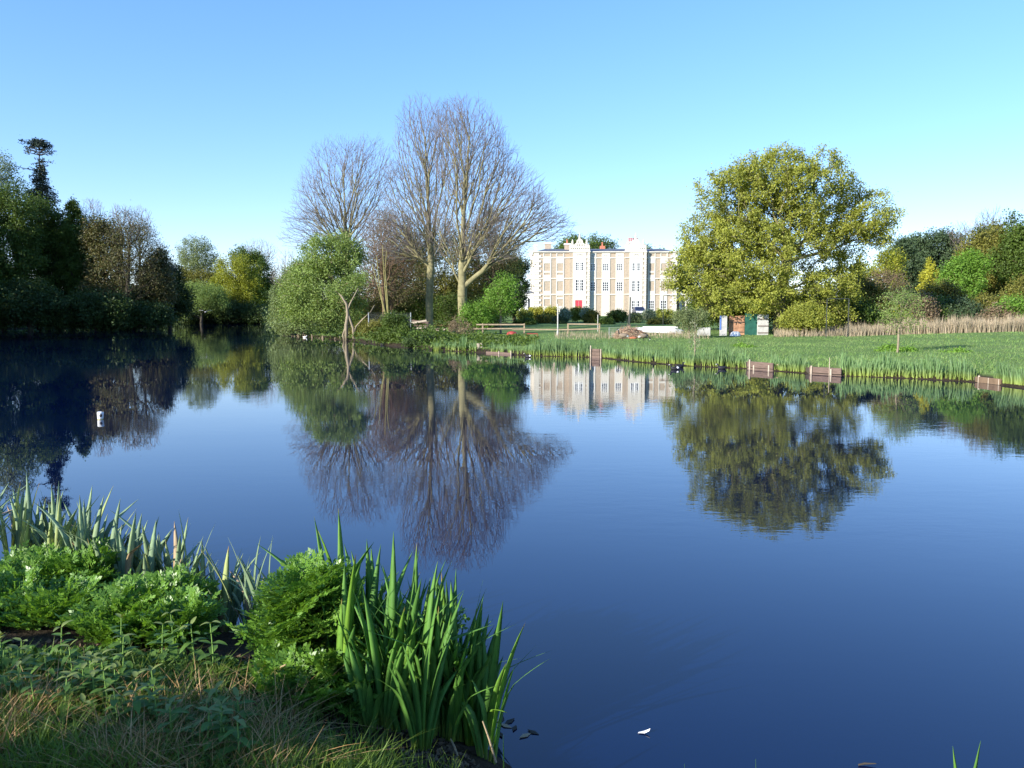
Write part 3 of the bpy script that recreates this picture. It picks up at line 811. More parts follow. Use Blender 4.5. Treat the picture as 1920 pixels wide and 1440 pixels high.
T('olive_shrub', 'low olive leafed bush below the right of the oak, right of the trunk', 1500, 54, [(1495, 600, 54, 38, 20), (1530, 598, 54, 30, 20), (1505, 585, 54, 25, 16)], 'oak', 'bark_brown', n=300, nleaf=8000, leaf=.14, R=.06, r0=.008, sig=.2, group='shrubs by the lawn', fork=.08, cat='shrub')
T('shaded_shrub', 'dark shrub in the shade between the oak and the meadow reeds', 1560, 60, [(1560, 590, 60, 45, 30), (1610, 590, 60, 40, 30), (1530, 570, 61, 40, 35)], 'mid', 'bark_dark', n=400, nleaf=11000, leaf=.18, R=.07, sig=.25, group='shrubs by the lawn', fork=.08, cat='shrub')
T('shaded_shrub', 'dark green mass of leaves behind the stored panels under the oak', 1400, 64, [(1380, 570, 64, 60, 40), (1440, 575, 64, 50, 38), (1330, 580, 65, 40, 30)], 'mid', 'bark_dark', n=400, nleaf=12000, leaf=.2, R=.07, sig=.3, group='shrubs by the lawn', fork=.08, cat='shrub')

# --- right hand woodland
T('yellow_green_tree', 'small yellow green tree peeping out below the right lobe of the oak', 1668, 88, [(1668, 492, 88, 30, 25), (1655, 530, 88, 35, 35), (1610, 535, 88, 40, 38)], 'yellowg', 'bark_brown', n=220, nleaf=7000, leaf=.22, sig=.35, group=G_R)
T('holm_oak', 'dark round topped holm oak left of the bright yellow conifer', 1690, 98, [(1690, 500, 98, 36, 34), (1715, 540, 98, 45, 50), (1690, 470, 98, 22, 25)], 'bluegreen', 'bark_dark', n=350, nleaf=13000, leaf=.26, sig=.35, group=G_R)
T('holm_oak', 'largest dark holm oak, behind and above the bright yellow conifer', 1755, 105, [(1745, 480, 105, 48, 48), (1780, 475, 105, 36, 42), (1720, 470, 104, 32, 32), (1760, 530, 105, 60, 50)], 'bluegreen', 'bark_dark', n=500, nleaf=20000, leaf=.28, sig=.38, group=G_R)
T('bare_brown_tree', 'rounded brown twigged tree right of the oak', 1660, 76, [(1660, 540, 76, 42, 38), (1640, 580, 76, 30, 28)], 'brownleaf', 'bark_brown', n=900, nleaf=3500, leaf=.12, R=.16, r0=.011, sig=.3, group=G_R, twigs=M['twig_brown'], fork=.2)
T('olive_tree', 'olive leafed small tree with pale stems behind the straw reeds', 1625, 63, [(1625, 565, 63, 40, 40), (1600, 545, 63, 30, 30), (1655, 590, 63, 30, 22)], 'olive', 'bark_pale', n=400, nleaf=9000, leaf=.16, R=.1, sig=.25, group=G_R, fork=.15)
T('bright_green_tree', 'bright leaf green tree right of the yellow conifer', 1795, 78, [(1800, 530, 78, 42, 45), (1820, 500, 78, 30, 30), (1780, 560, 78, 32, 30)], 'bright', 'bark_brown', n=350, nleaf=12000, leaf=.2, sig=.3, group=G_R)
T('tall_olive_tree', 'tall bushy olive green tree near the right edge of the view', 1860, 86, [(1860, 470, 86, 60, 48), (1850, 530, 86, 70, 55), (1890, 560, 85, 60, 45)], 'olive', 'bark_brown', n=600, nleaf=24000, leaf=.25, sig=.4, group=G_R)
T('green_edge_tree', 'rich green tree with tapering top at the right edge of the view', 1935, 82, [(1925, 450, 82, 38, 50), (1950, 500, 82, 60, 80), (1900, 440, 83, 14, 40), (1900, 490, 82, 40, 40)], 'mid', 'bark_brown', n=500, nleaf=20000, leaf=.25, sig=.36, group=G_R)
T('dark_topped_tree', 'dark topped tree under the bare crown near the right edge', 1858, 96, [(1850, 445, 96, 24, 22), (1862, 475, 96, 34, 30)], 'bluegreen', 'bark_dark', n=200, nleaf=7000, leaf=.26, sig=.35, group=G_R)
lime('bare round crowned tree above the woodland on the right', [[(1862, 100), (1862, 520, 100), (1864, 460, 100), (1862, 420, 100)]],
     [(1865, 420, 100, 36, 28), (1845, 430, 100, 28, 22), (1850, 460, 100, 30, 20)], 800, .14, 1, name='bare_tree', mat='twig_grey', r0=.014).__setitem__('group', G_R)
lime('small bare tree in the notch between the holm oak and the olive trees', [[(1808, 102), (1806, 520, 102), (1804, 470, 102), (1802, 440, 102)]],
     [(1800, 445, 102, 22, 26), (1812, 470, 102, 20, 22)], 450, .1, 1, name='bare_tree', mat='twig_grey', r0=.012).__setitem__('group', G_R)
for (px, y, w_, h, D, mt, l) in ((1740, 590, 50, 35, 66, 'mid', 'dark green bush behind the reeds below the yellow conifer'), (1720, 585, 30, 32, 64, 'brownleaf', 'pinkish brown bush behind the reeds left of centre'),
                                 (1800, 592, 45, 30, 65, 'bluegreen', 'blue green bush behind the reeds'), (1850, 585, 45, 34, 66, 'olive', 'olive bush behind the reeds near the right edge'),
                                 (1905, 590, 40, 34, 62, 'bright', 'bright green bush at the right edge behind the reeds'), (1665, 600, 34, 22, 62, 'yellowg', 'yellow green bush at the left end of the reeds'),
                                 (1880, 600, 35, 25, 62, 'brownleaf', 'reddish brown bush in front of the right edge bushes'), (1765, 560, 40, 35, 72, 'olive', 'olive bush standing just under the yellow conifer'), (1930, 560, 50, 50, 72, 'olive', 'tall olive bush cut by the right edge')):
    T('hedgerow_bush', l, px, D, [(px, y, D, w_, h), (px + w_ * .4, y + 8, D, w_ * .7, h * .7)], mt, 'bark_brown', n=300, nleaf=8500, leaf=.17, R=.07, r0=.01, sig=.25, group='bushes behind the reeds', fork=.08, cat='bush')
T('yellow_conifer', 'bright yellow cone shaped conifer against the dark holm oaks', 1745, 84, [(1745, 500, 84, 11, 20), (1745, 520, 84, 19, 20), (1745, 540, 84, 26, 18), (1745, 565, 84, 28, 22)], 'gold', 'bark_brown', n=300, nleaf=9000, leaf=.18, R=.12, sig=.12, group=G_R, fork=.1)
T('small_sapling', 'slim leaning young tree with thin pale trunk and airy yellow green crown on the meadow', 1683, 33.5, [(1690, 570, 33.5, 48, 26), (1700, 600, 33.5, 42, 22), (1675, 600, 33.5, 30, 20), (1695, 555, 33.5, 25, 18)], 'willow', 'bark_pale', n=420, nleaf=1900, leaf=.07, R=.045, r0=.004, sig=.12, group='young trees on the bank', fork=.3, cat='tree', up=.1)
T('small_sapling', 'very thin young tree at the water edge in front of the silvery shrub', 1303, 33.8, [(1303, 640, 33.8, 12, 22), (1303, 615, 33.8, 12, 26)], 'blossom', 'bark_pale', n=70, nleaf=160, leaf=.05, R=.03, r0=.004, sig=.08, group='young trees on the bank', fork=.3, cat='tree')
for (px, y, w_, h, D, l) in ((1690, 664, 36, 9, 34.5, 'bright green bush around the foot of the leaning young tree'), (1665, 662, 18, 8, 35, 'small bright bush left of the leaning young tree'), (1790, 669, 27, 8, 33, 'bright green bush near the bank on the right'), (1400, 660, 22, 6, 40.5, 'low bright green bush on the meadow edge'), (1385, 656, 12, 6, 42, 'low leafy tuft left of the low bright bush')):
    T('meadow_bush', l, px, D, [(px, y, D, w_, h), (px + 5, y - 2, D, w_ * .6, h)], 'bright', 'bark_brown', n=120, nleaf=3000, leaf=.1, R=.03, r0=.006, sig=.1, group='bushes on the meadow', fork=.05, cat='bush')

# --- behind the house
T('far_tree', 'round green tree rising behind the house roof', 1100, 190, [(1095, 470, 190, 55, 34), (1075, 475, 190, 40, 28), (1130, 475, 190, 30, 30)], 'mid', 'bark_brown', n=350, nleaf=12000, leaf=.4, sig=.6, group='trees behind the house', R=.4)
T('far_tree', 'small green treetop right of the chimney stack behind the house', 1212, 190, [(1212, 480, 190, 18, 18), (1240, 485, 190, 22, 16)], 'mid', 'bark_brown', n=120, nleaf=3500, leaf=.4, sig=.5, group='trees behind the house', R=.4)
T('far_tree', 'dark tree between the house and the oak', 1280, 175, [(1275, 520, 175, 26, 40), (1300, 510, 175, 40, 50)], 'dark', 'bark_dark', n=200, nleaf=6000, leaf=.4, sig=.5, group='trees behind the house', R=.4)

# --- left bank
def fir():
    px, D = 92, 132
    x = (px - 960) / F * D; z0 = g1(x, D) - .1
    root = empty('fir_tree', (x, D, z0), 'tall ragged fir with a flat tufted top, highest tree on the left', 'tree', G_L)
    top = at(px, 262, D).z - z0
    MB().tube([(0, 0, 0), (.1, 0, top * .5), (-.1, 0, top * .8), (0, 0, top)], [.5, .3, .15, .05], 8).build('trunk', M['bark_dark'], root, smooth=True)
    s = D / F
    A = []; B = []; Lp = []
    def whorl(py, nb, rad, drop, dens, tip=.2):
        zz = at(px, py, D).z - z0
        for i in range(nb):
            a = rnd.uniform(0, 6.28); r = rad * s * rnd.uniform(.55, 1.1)
            p0 = np.array([0, 0, zz]); p1 = p0 + np.array([math.cos(a) * r, math.sin(a) * r, drop * s])
            A.append(p0); B.append(p1)
            m = int(dens * r)
            for _ in range(m):
                t = rnd.uniform(tip, 1)
                Lp.append(p0 + (p1 - p0) * t + np.array([rnd.gauss(0, .22), rnd.gauss(0, .22), rnd.gauss(-.1, .2)]))
    for py in range(264, 276, 2): whorl(py, 6, 13 + (py - 264) * .9, 2, 26)
    for py in (281, 286, 291): whorl(py, 5, 26, 6, 9, .7)
    whorl(272, 2, 30, 4, 30, .4)
    whorl(303, 4, 26, 1, 10); whorl(306, 3, 14, 0, 16)
    for py in range(309, 345, 4): whorl(py, 6, 7 + (py - 305) * .38, -1, 26)
    for py in range(345, 400, 4): whorl(py, 6, 22 + (py - 345) * .15, -4, 22)
    whorl(378, 3, 42, 4, 30, .5); whorl(366, 2, 34, 3, 30, .5); whorl(322, 2, 38, 5, 4, .3)
    for py in range(400, 520, 6): whorl(py, 6, 32 + (py - 400) * .05, -5, 18)
    A = np.array(A); B = np.array(B)
    seg_mesh('branchwork', A, B, np.full(len(A), .09), np.full(len(A), .03), 4, M['bark_dark'], root, 'stuff')
    Lp = np.array(Lp)
    link('crown', leaves_mesh('crown', Lp, .42, M['fir'], aspect=.35, up=.8), root)
fir()
def LT(label, px, D, blobs, mt, n=450, nl=15000, leaf=.33, name='broadleaf_tree', **k):
    k.setdefault('R', .35); k.setdefault('sig', .5)
    T(name, label, px, D, blobs, mt, 'bark_dark', n=n, nleaf=nl, leaf=leaf, **k)
LT('pale leafed tree whose top pokes up at the far left edge', -8, 128, [(-5, 310, 128, 30, 32), (0, 340, 128, 40, 30), (-30, 380, 128, 60, 60)], 'pale', leaf=.28, nl=7000)
LT('huge dark green tree filling the left edge', 10, 118, [(20, 400, 118, 55, 62), (-20, 450, 118, 90, 90), (30, 500, 118, 60, 80), (-10, 560, 117, 90, 50)], 'mid', n=800, nl=30000)
LT('dark green tree just left of the ragged fir', 75, 124, [(70, 420, 124, 36, 60), (80, 490, 124, 50, 80), (60, 570, 123, 60, 45)], 'mid', n=500, nl=20000)
LT('dark tree at the foot of the ragged fir', 112, 126, [(112, 440, 126, 30, 45), (120, 510, 126, 45, 60), (110, 580, 125, 50, 35)], 'dark', nl=16000)
LT('narrow pointed green conifer right of the ragged fir', 138, 124, [(137, 392, 124, 9, 18), (140, 415, 124, 18, 24), (142, 450, 124, 27, 40), (145, 510, 124, 35, 50)], 'mid', nl=15000, name='pointed_conifer', sig=.3)
LT('ivy clad brown green tree below a bare crown', 195, 122, [(190, 445, 122, 36, 38), (205, 500, 122, 42, 50), (200, 560, 121, 50, 45)], 'ivy', nl=16000)
LT('broad brown budding tree, roundest crown on the left bank', 240, 120, [(240, 430, 120, 36, 38), (265, 450, 120, 32, 42), (220, 470, 120, 34, 45), (250, 510, 120, 50, 50)], 'ivy', n=1500, nl=5500, leaf=.22, name='budding_tree', R=.3)
LT('small rounded olive tree at the right end of the left bank row', 295, 124, [(295, 495, 124, 22, 28), (285, 530, 124, 32, 40), (305, 545, 124, 26, 36)], 'ivy', nl=9000)
LT('black green evergreen mass low beside the water', 320, 132, [(310, 520, 132, 34, 32), (300, 560, 131, 50, 36), (335, 560, 132, 30, 40), (270, 580, 128, 55, 35)], 'dark', n=500, nl=18000)
LT('dark shrub overhanging the water below the ivy clad tree', 180, 114, [(170, 580, 114, 50, 35), (210, 585, 114, 45, 32), (130, 590, 114, 45, 28)], 'dark', n=400, nl=14000, name='overhanging_shrub')
LT('dark willow weeping into the water near the left edge', 60, 112, [(50, 570, 112, 60, 42), (100, 580, 112, 40, 34), (0, 575, 112, 50, 40)], 'dark', n=400, nl=16000, name='overhanging_shrub')
LT('dark reedy shrub at the water edge under the brown budding tree', 250, 118, [(240, 590, 118, 45, 26), (285, 592, 118, 40, 22), (200, 598, 117, 40, 20)], 'dark', n=300, nl=10000, name='overhanging_shrub')
for px, y, l in ((172, 400, 'thin bare crown above the ivy clad tree'), (228, 410, 'bare twiggy top standing behind the brown budding tree'), (262, 415, 'second bare crown rising out of the brown budding tree'), (296, 478, 'spindly bare treetop at the end of the left bank row')):
    lime(l, [[(px, 126), (px, 520, 126), (px, 470, 126), (px + 1, y + 30, 126)]], [(px, y, 126, 22, 26), (px + 6, y + 30, 126, 26, 24)], 650, .16, 1, name='bare_tree', mat='twig_grey', tw='twig_grey', r0=.016).__setitem__('group', G_L)
def FT(label, px, D, blobs, mt, n=350, nl=12000, leaf=.42, name='broadleaf_tree', **k):
    k.setdefault('R', .4); k.setdefault('sig', .7); k.setdefault('group', G_F)
    T(name, label, px, D, blobs, mt, 'bark_dark', n=n, nleaf=nl, leaf=leaf, **k)
FT('round airy grey green tree standing tallest at the far end of the pond', 370, 228, [(368, 475, 228, 38, 34), (372, 500, 228, 40, 30)], 'pale', n=500, nl=9000, leaf=.34, sig=.5)
FT('sunlit yellow green tree at the far end of the pond', 445, 218, [(445, 515, 218, 44, 38), (470, 550, 217, 30, 35), (430, 545, 217, 40, 30)], 'yellowg', nl=15000)
FT('dark green tree right of the sunlit yellow tree at the far end', 485, 226, [(460, 485, 226, 30, 22), (485, 510, 226, 30, 34), (500, 560, 226, 28, 40)], 'mid', nl=13000)
FT('olive tree between the round airy tree and the yellow tree', 345, 222, [(345, 530, 222, 30, 28), (380, 535, 222, 40, 26)], 'olive', nl=9000)
FT('weeping willow with pale hanging curtains at the far end of the pond', 380, 206, [(375, 555, 206, 42, 28), (350, 575, 206, 25, 25), (405, 560, 206, 26, 25)], 'willow', nl=14000, name='weeping_willow', hang=.7, aspect=.3)
FT('dark low tree at the water behind the weeping willow', 430, 212, [(430, 585, 212, 45, 20), (480, 590, 212, 35, 18), (350, 590, 208, 40, 16)], 'dark', nl=10000)
FT('low dark bushes along the far shore, left part under the round airy tree', 350, 214, [(335, 600, 214, 40, 12), (370, 602, 213, 30, 9)], 'dark', n=150, nl=4500, R=.1, name='shore_bush')
FT('low dark bushes along the far shore below the weeping willow', 410, 215, [(400, 601, 215, 34, 10), (430, 602, 214, 30, 9)], 'dark', n=150, nl=4500, R=.1, name='shore_bush')
FT('low dark bushes along the far shore below the sunlit yellow tree', 475, 215, [(465, 601, 215, 34, 10), (505, 602, 214, 34, 9)], 'dark', n=150, nl=4500, R=.1, name='shore_bush')
lime('faint bare tree beyond the dark green tree at the far end', [[(488, 236), (488, 540, 236), (487, 500, 236)]], [(485, 470, 236, 36, 22), (500, 490, 236, 20, 20)], 700, .25, 1, name='bare_tree', mat='twig_grey', tw='twig_grey', r0=.02).__setitem__('group', G_F)
lime('faint bare tree in the gap left of the grey green willow', [[(540, 170), (540, 560, 170), (538, 520, 170)]], [(540, 500, 170, 26, 30), (525, 520, 170, 20, 22)], 600, .2, 1, name='bare_tree', mat='twig_grey', tw='twig_grey', r0=.016).__setitem__('group', G_F)
FT('dark tree behind the left tip of the wooded point', 535, 185, [(530, 560, 185, 30, 35), (560, 540, 185, 40, 40)], 'dark', nl=8000)

# far belt of woodland closing the view
def far_wood():
    n = 26000
    px = rng.uniform(-500, 2500, n); D = rng.uniform(245, 285, n)
    top = 556 + 12 * np.sin(px * .021) + 8 * np.sin(px * .063 + 1)
    top = np.where((px > 300) & (px < 560), top - 20, top)
    x = (px - 960) / F * D
    zt = CAM_H + (HORIZON - top) / F * D
    z = .5 + (zt - .5) * rng.uniform(0, 1, n) ** .9
    P = np.stack([x, D, z], 1)
    link('far_wood', leaves_mesh('far_wood', P, 2.3, M['dark'], aspect=.7), kind='stuff')
far_wood()
# woodland running on along the left bank, outside this view: it shades the bank
for i, (x, y, h) in enumerate(((-91, 104, 24), (-93, 88, 24), (-81, 75, 22), (-102, 114, 25), (-68, 57, 20), (-104, 98, 20), (-112, 88, 22), (-98, 78, 20), (-122, 104, 23), (-90, 64, 19), (-128, 118, 23), (-118, 128, 20), (-134, 136, 24), (-84, 50, 20), (-132, 92, 25), (-112, 68, 23), (-146, 120, 26),
                                (-136, 182, 17), (-128, 196, 15), (-142, 204, 19))):
    b = Vector((x, y, g1(x, y)))
    T('bank_tree', 'tall leafy tree of the left bank wood, %s counted away from the near bank' % ('first second third fourth fifth sixth seventh eighth ninth tenth eleventh twelfth thirteenth fourteenth fifteenth sixteenth seventeenth eighteenth nineteenth twentieth'.split()[i]), 0, 1,
      [((x, y, b.z + h * .6), (8, 8, h * .40), 0, 0, 0, 0, 0), ((x + 2, y, b.z + h * .3), (8, 8, h * .28), 0, 0, 0, 0, 0)],
      'mid', 'bark_dark', n=200, nleaf=4500, leaf=1.2, R=.4, sig=.8, base=b)
# unseen bushes added behind the camera to shade the foot of the near bank
for i, e in enumerate((-6.7, -5.7, -4.7, -3.8, -2.9, -2.0)):
    x, y = e * .643 - 4.4 * .766, -e * .766 - 4.4 * .643
    h = (1.1, 1.2, 1.75, 1.85, 2.2, 1.8)[i]; w_ = (.6, .6, .7, .5, .7, .55)[i]
    b = Vector((x, y, g1(x, y)))
    T('added_shade_bush', 'unseen bush added to shade the near bank, %s from the water' % ('first second third fourth fifth sixth'.split()[i]), 0, 1,
      [((x, y, b.z + h * .55), (w_, w_, h * .45), 0, 0, 0, 0, 0)], 'mid', 'bark_dark', n=150, nleaf=5000, leaf=.11, R=.06, r0=.006, sig=.1, base=b, group='unseen bushes added for shade', cat='bush')
#@@THINGS
# ------------------------------------------------------------------ garden in front of the house
def G(name, label, px, y, w_, h, D, mt, n=160, nl=3500, leaf=.22, cat='bush'):
    return T(name, label, px, D, [(px, y, D, w_, h), (px - w_ * .4, y + 2, D, w_ * .6, h * .8), (px + w_ * .4, y + 2, D, w_ * .6, h * .8)], mt, 'bark_brown', n=n, nleaf=nl, leaf=leaf, R=.06, r0=.012, sig=.16,
             group='garden shrubs before the house', fork=.05, cat=cat)
G('clipped_shrub', 'golden olive clipped mound at the left end of the house front', 1005, 588, 17, 13, 122, 'hedge_gold')
G('clipped_shrub', 'golden olive clipped mound just left of the white pole top', 1033, 587, 13, 13, 124, 'hedge_gold')
G('clipped_shrub', 'golden green clipped mound below the red door', 1082, 588, 13, 12, 120, 'hedge')
G('garden_shrub', 'dark green shrub in front of the left golden mounds', 1020, 601, 18, 11, 108, 'olive')
G('garden_shrub', 'light green shrub with white blossom between the golden mounds', 1059, 590, 9, 13, 118, 'blossom')
G('garden_shrub', 'dark green rounded shrub right of the red door mound', 1108, 596, 16, 13, 112, 'olive')
G('garden_shrub', 'white flowering shrub just right of the red door mound', 1098, 586, 9, 9, 118, 'blossom')
G('garden_shrub', 'dense dark green shrub in the middle of the house front', 1157, 592, 19, 12, 116, 'mid')
G('garden_shrub', 'pale mixed shrub in front of the parked car', 1190, 597, 14, 9, 112, 'pale')
G('garden_shrub', 'white blossomed shrub right of the parked car', 1216, 590, 12, 8, 118, 'blossom')
G('clipped_hedge', 'long olive clipped hedge in front of the right wing', 1247, 591, 24, 12, 122, 'hedge')
G('garden_shrub', 'dark green shrub below the white conservatory', 984, 590, 16, 10, 118, 'hedge')
G('garden_shrub', 'dark low shrub behind the left end of the rail fence', 985, 606, 24, 10, 98, 'mid')
G('garden_shrub', 'small dark shrub behind the white pole', 1048, 602, 12, 8, 102, 'bluegreen')
G('garden_shrub', 'dark shrub behind the right end of the rail fence', 1135, 606, 16, 8, 96, 'mid')
G('garden_shrub', 'low green shrub behind the white boat', 1240, 605, 26, 7, 88, 'olive')

def parked_car():
    D = 128; s = D / F
    x = (1197 - 960) * s; z0 = g1(x, D)
    zt = at(1197, 575, D).z
    z0 = min(z0, zt - 1.45)
    r = empty('parked_car', (x, D, zt - 1.5), 'dark blue car parked nose on against the house behind the shrubs', 'car')
    navy = solid('car_paint', (.03, .04, .08), .25, .05, 2, .6)
    m = MB()
    pr = [(-2.0, .35), (-2.0, .85), (-1.1, 1.0), (-.45, 1.45), (1.0, 1.5), (1.7, 1.05), (2.05, .95), (2.05, .35)]
    n = len(pr)
    vs = []
    for sx, k in ((-.8, 0), (.8, 0)):
        for y, z in pr: vs.append((sx * (.82 if z > 1.1 else 1), y, z))
    fs = [tuple(range(n))[::-1], tuple(range(n, 2 * n))] + [(i, (i + 1) % n, n + (i + 1) % n, n + i) for i in range(n)]
    m.add(vs, fs); m.build('body', navy, r, bevel=.05)
    MB().add([(-.62, -1.08, 1.03), (.62, -1.08, 1.03), (.52, -.52, 1.4), (-.52, -.52, 1.4)], [(0, 1, 2, 3)]).build('windscreen', M['glass'], r)
    MB().box(-.7, .7, -2.04, -2.0, .5, .78).build('grille', M['white'], r)
    for sx in (-.6, .6): MB().ball((0, 0, 0), (.16, .08, .1)).build('headlight', M['white'], r, loc=(sx, -2.0, .72))
    tyre = solid('tyre', (.02, .02, .02), .9)
    for sx in (-.78, .78):
        for y in (-1.35, 1.35): MB().tube([(-.1, 0, 0), (.1, 0, 0)], [.32, .32], 14).build('wheel', tyre, r, loc=(sx, y, .32))
parked_car()

# ------------------------------------------------------------------ posts, rails, heaps on the far lawn
M['rail_wood'] = solid('rail_wood', (.30, .23, .15), .8, .25, 5)
M['old_wood'] = solid('old_wood', (.13, .09, .07), .9, .3, 4, vec_scale=(1, 1, 6))
M['pale_wood'] = solid('pale_wood', (.40, .33, .25), .85, .2, 6)
M['grey_metal'] = solid('grey_metal', (.24, .26, .27), .5, .1, 4)
M['dark_metal'] = solid('dark_metal', (.04, .045, .04), .6, .1, 4)
def on(px, py, D): # a point on a plane at depth D
    return at(px, py, D)
def rail_fence():
    D = 62.0; c = on(985, 625, D); g = g1(c.x, D)
    r = empty('rail_fence', (c.x, D, g), 'low pale wooden post and rail fence on the bank, two rails high', 'fence')
    def post(px, yt, D=D):
        p = on(px, yt, D); zg = g1(p.x, D) - .1
        MB().box(-.055, .055, -.05, .05, 0, p.z - zg).build('post', M['rail_wood'], r, loc=(p.x - c.x, D - r.location.y, zg - r.location.z), bevel=.008)
    def rail(a, b, ya, yb, dy=-.075):
        A = on(a, ya, D) - r.location; B = on(b, yb, D) - r.location
        v = B - A; ang = math.atan2(v.z, v.x)
        mm = Matrix.Translation((A.x, A.y + dy, A.z)) @ Matrix.Rotation(-ang, 4, 'Y')
        MB().box(0, v.length, -.022, .022, -.05, .05, mm).build('rail', M['rail_wood'], r)
    for px in (905, 983, 1065, 1124): post(px, 606.5)
    rail(893, 984, 608.5, 608.5); rail(888, 984, 616.5, 616); rail(960, 1066, 617.5, 618)
    rail(1065, 1125, 607.5, 608, -.075); rail(1066, 1125, 618, 616.5)
    return r
rail_fence()
def pole(name, label, cat, px, yt, D, rad, mt, px_top=None, base_y=None, group=None):
    p = on(px, yt, D); zg = g1(p.x, D) - .1
    zg = max(zg, -.4)
    r = empty(name, (p.x, D, zg), label, cat, group)
    tp = on(px_top or px, yt, D)
    MB().tube([(0, 0, 0), (tp.x - p.x, 0, tp.z - zg)], rad, 8).build('shaft', M[mt], r)
    return r, tp, zg
r, tp, zg = pole('white_pole', 'tall white metal pole standing on the lawn before the rail fence', 'pole', 1046, 570, 57, .045, 'dull_white')
MB().tube([(0, 0, .1), (0, 0, .45)], [.09, .07], 8).build('foot', M['dull_white'], r)
pole('thin_post', 'thin white post at the right end of the rail fence', 'pole', 1121, 590, 66, .03, 'dull_white')
pole('dark_post', 'taller dark post standing left of the parked car', 'post', 1181, 557, 75, .06, 'dark_metal', 1182, group='dark posts on the garden edge')
pole('dark_post', 'shorter dark post leaning against the taller one', 'post', 1177, 572, 75, .05, 'dark_metal', 1182, group='dark posts on the garden edge')
def net_frame(a, b, yt, D, label):
    p = on(a, yt, D); q = on(b, yt, D); zg = g1(p.x, D) - .1
    r = empty('net_frame', (p.x, D, zg), label, 'frame', 'thin dark frames')
    MB().tube([(0, 0, 0), (0, 0, p.z - zg)], .03, 6).build('upright', M['dark_metal'], r)
    zq = g1(q.x, D) - .1
    MB().tube([(q.x - p.x, 0, zq - zg), (q.x - p.x, 0, q.z - zg)], .03, 6).build('upright', M['dark_metal'], r)
    MB().tube([(0, 0, p.z - zg + .03), (q.x - p.x, 0, q.z - zg + .03)], .025, 6).build('crossbar', M['dark_metal'], r)
net_frame(1244, 1296, 555, 74, 'thin dark frame standing before the right wing of the house')
net_frame(1551, 1592, 561, 50.5, 'thin dark frame against the shrubs right of the oak trunk')
def wire_fence():
    D = 65.5; a = on(691, 586, D)
    zg = .0
    r = empty('wire_fence', (a.x, D, zg - .3), 'wire fence with grey posts running right from the water edge by the willow', 'fence')
    xs = [691, 733, 770]
    for px in xs:
        p = on(px, 586, D)
        MB().tube([(p.x - a.x, 0, 0), (p.x - a.x, 0, p.z - r.location.z)], .045, 8).build('post', M['grey_metal'], r)
    q = on(770, 586.5, D)
    MB().tube([(.05, 0, a.z - r.location.z - .03), (q.x - a.x, 0, q.z - r.location.z - .03)], .012, 6).build('top_rail', M['dark_metal'], r)
    A = []; B = []
    W = q.x - a.x; h = a.z - r.location.z - .1
    for i in np.arange(-h, W, .13):
        x0, z0, x1, z1 = i, .5, i + h - .5, h
        if x0 < 0: z0 -= x0; x0 = 0
        if x1 > W: z1 -= x1 - W; x1 = W
        if x1 > x0: A.append((x0, .06, z0)); B.append((x1, .06, z1)); A.append((W - x0, .05, z0)); B.append((W - x1, .05, z1))
    A = np.array(A); B = np.array(B)
    seg_mesh('wire_mesh', A, B, np.full(len(A), .003), np.full(len(A), .003), 3, M['grey_metal'], r, 'stuff')
wire_fence()
def beam(name, p, q, w_, h, mt, parent):
    p = Vector(p); q = Vector(q); v = q - p
    rot = v.to_track_quat('X', 'Z').to_matrix().to_4x4()
    return MB().box(0, v.length, -w_ / 2, w_ / 2, -h / 2, h / 2, Matrix.Translation(p) @ rot).build(name, mt, parent, bevel=.01)
def timber_pile():
    D = 69; c = on(786, 620, D); z = g1(c.x, D)
    r = empty('timber_pile', (c.x, D, z), 'pile of old pale boards beside the twin bare trunks', 'timber')
    for i, (a, ya, b, yb) in enumerate(((772, 601, 806, 606), (770, 606, 800, 601), (776, 610, 802, 612), (774, 616, 799, 614), (778, 620, 800, 620), (815, 619, 838, 618), (812, 616, 830, 617))):
        P = on(a, ya, D - i * .05) - r.location; Q = on(b, yb, D - i * .05) - r.location
        beam('board', P, Q, .06, .16, M['pale_wood'] if i % 2 else M['old_wood'], r)
timber_pile()
def logs():
    D = 75; c = on(700, 620, D)
    r = empty('fallen_log', (c.x, D, g1(c.x, D)), 'fallen log lying between the willow trunk and the wire fence', 'log')
    MB().tube([on(668, 622, D) - r.location, on(685, 614, D) - r.location, on(705, 604, D) - r.location, on(724, 596, D) - r.location], [.16, .14, .11, .06], 8).build('log', M['bark_pale'], r, smooth=True)
logs()
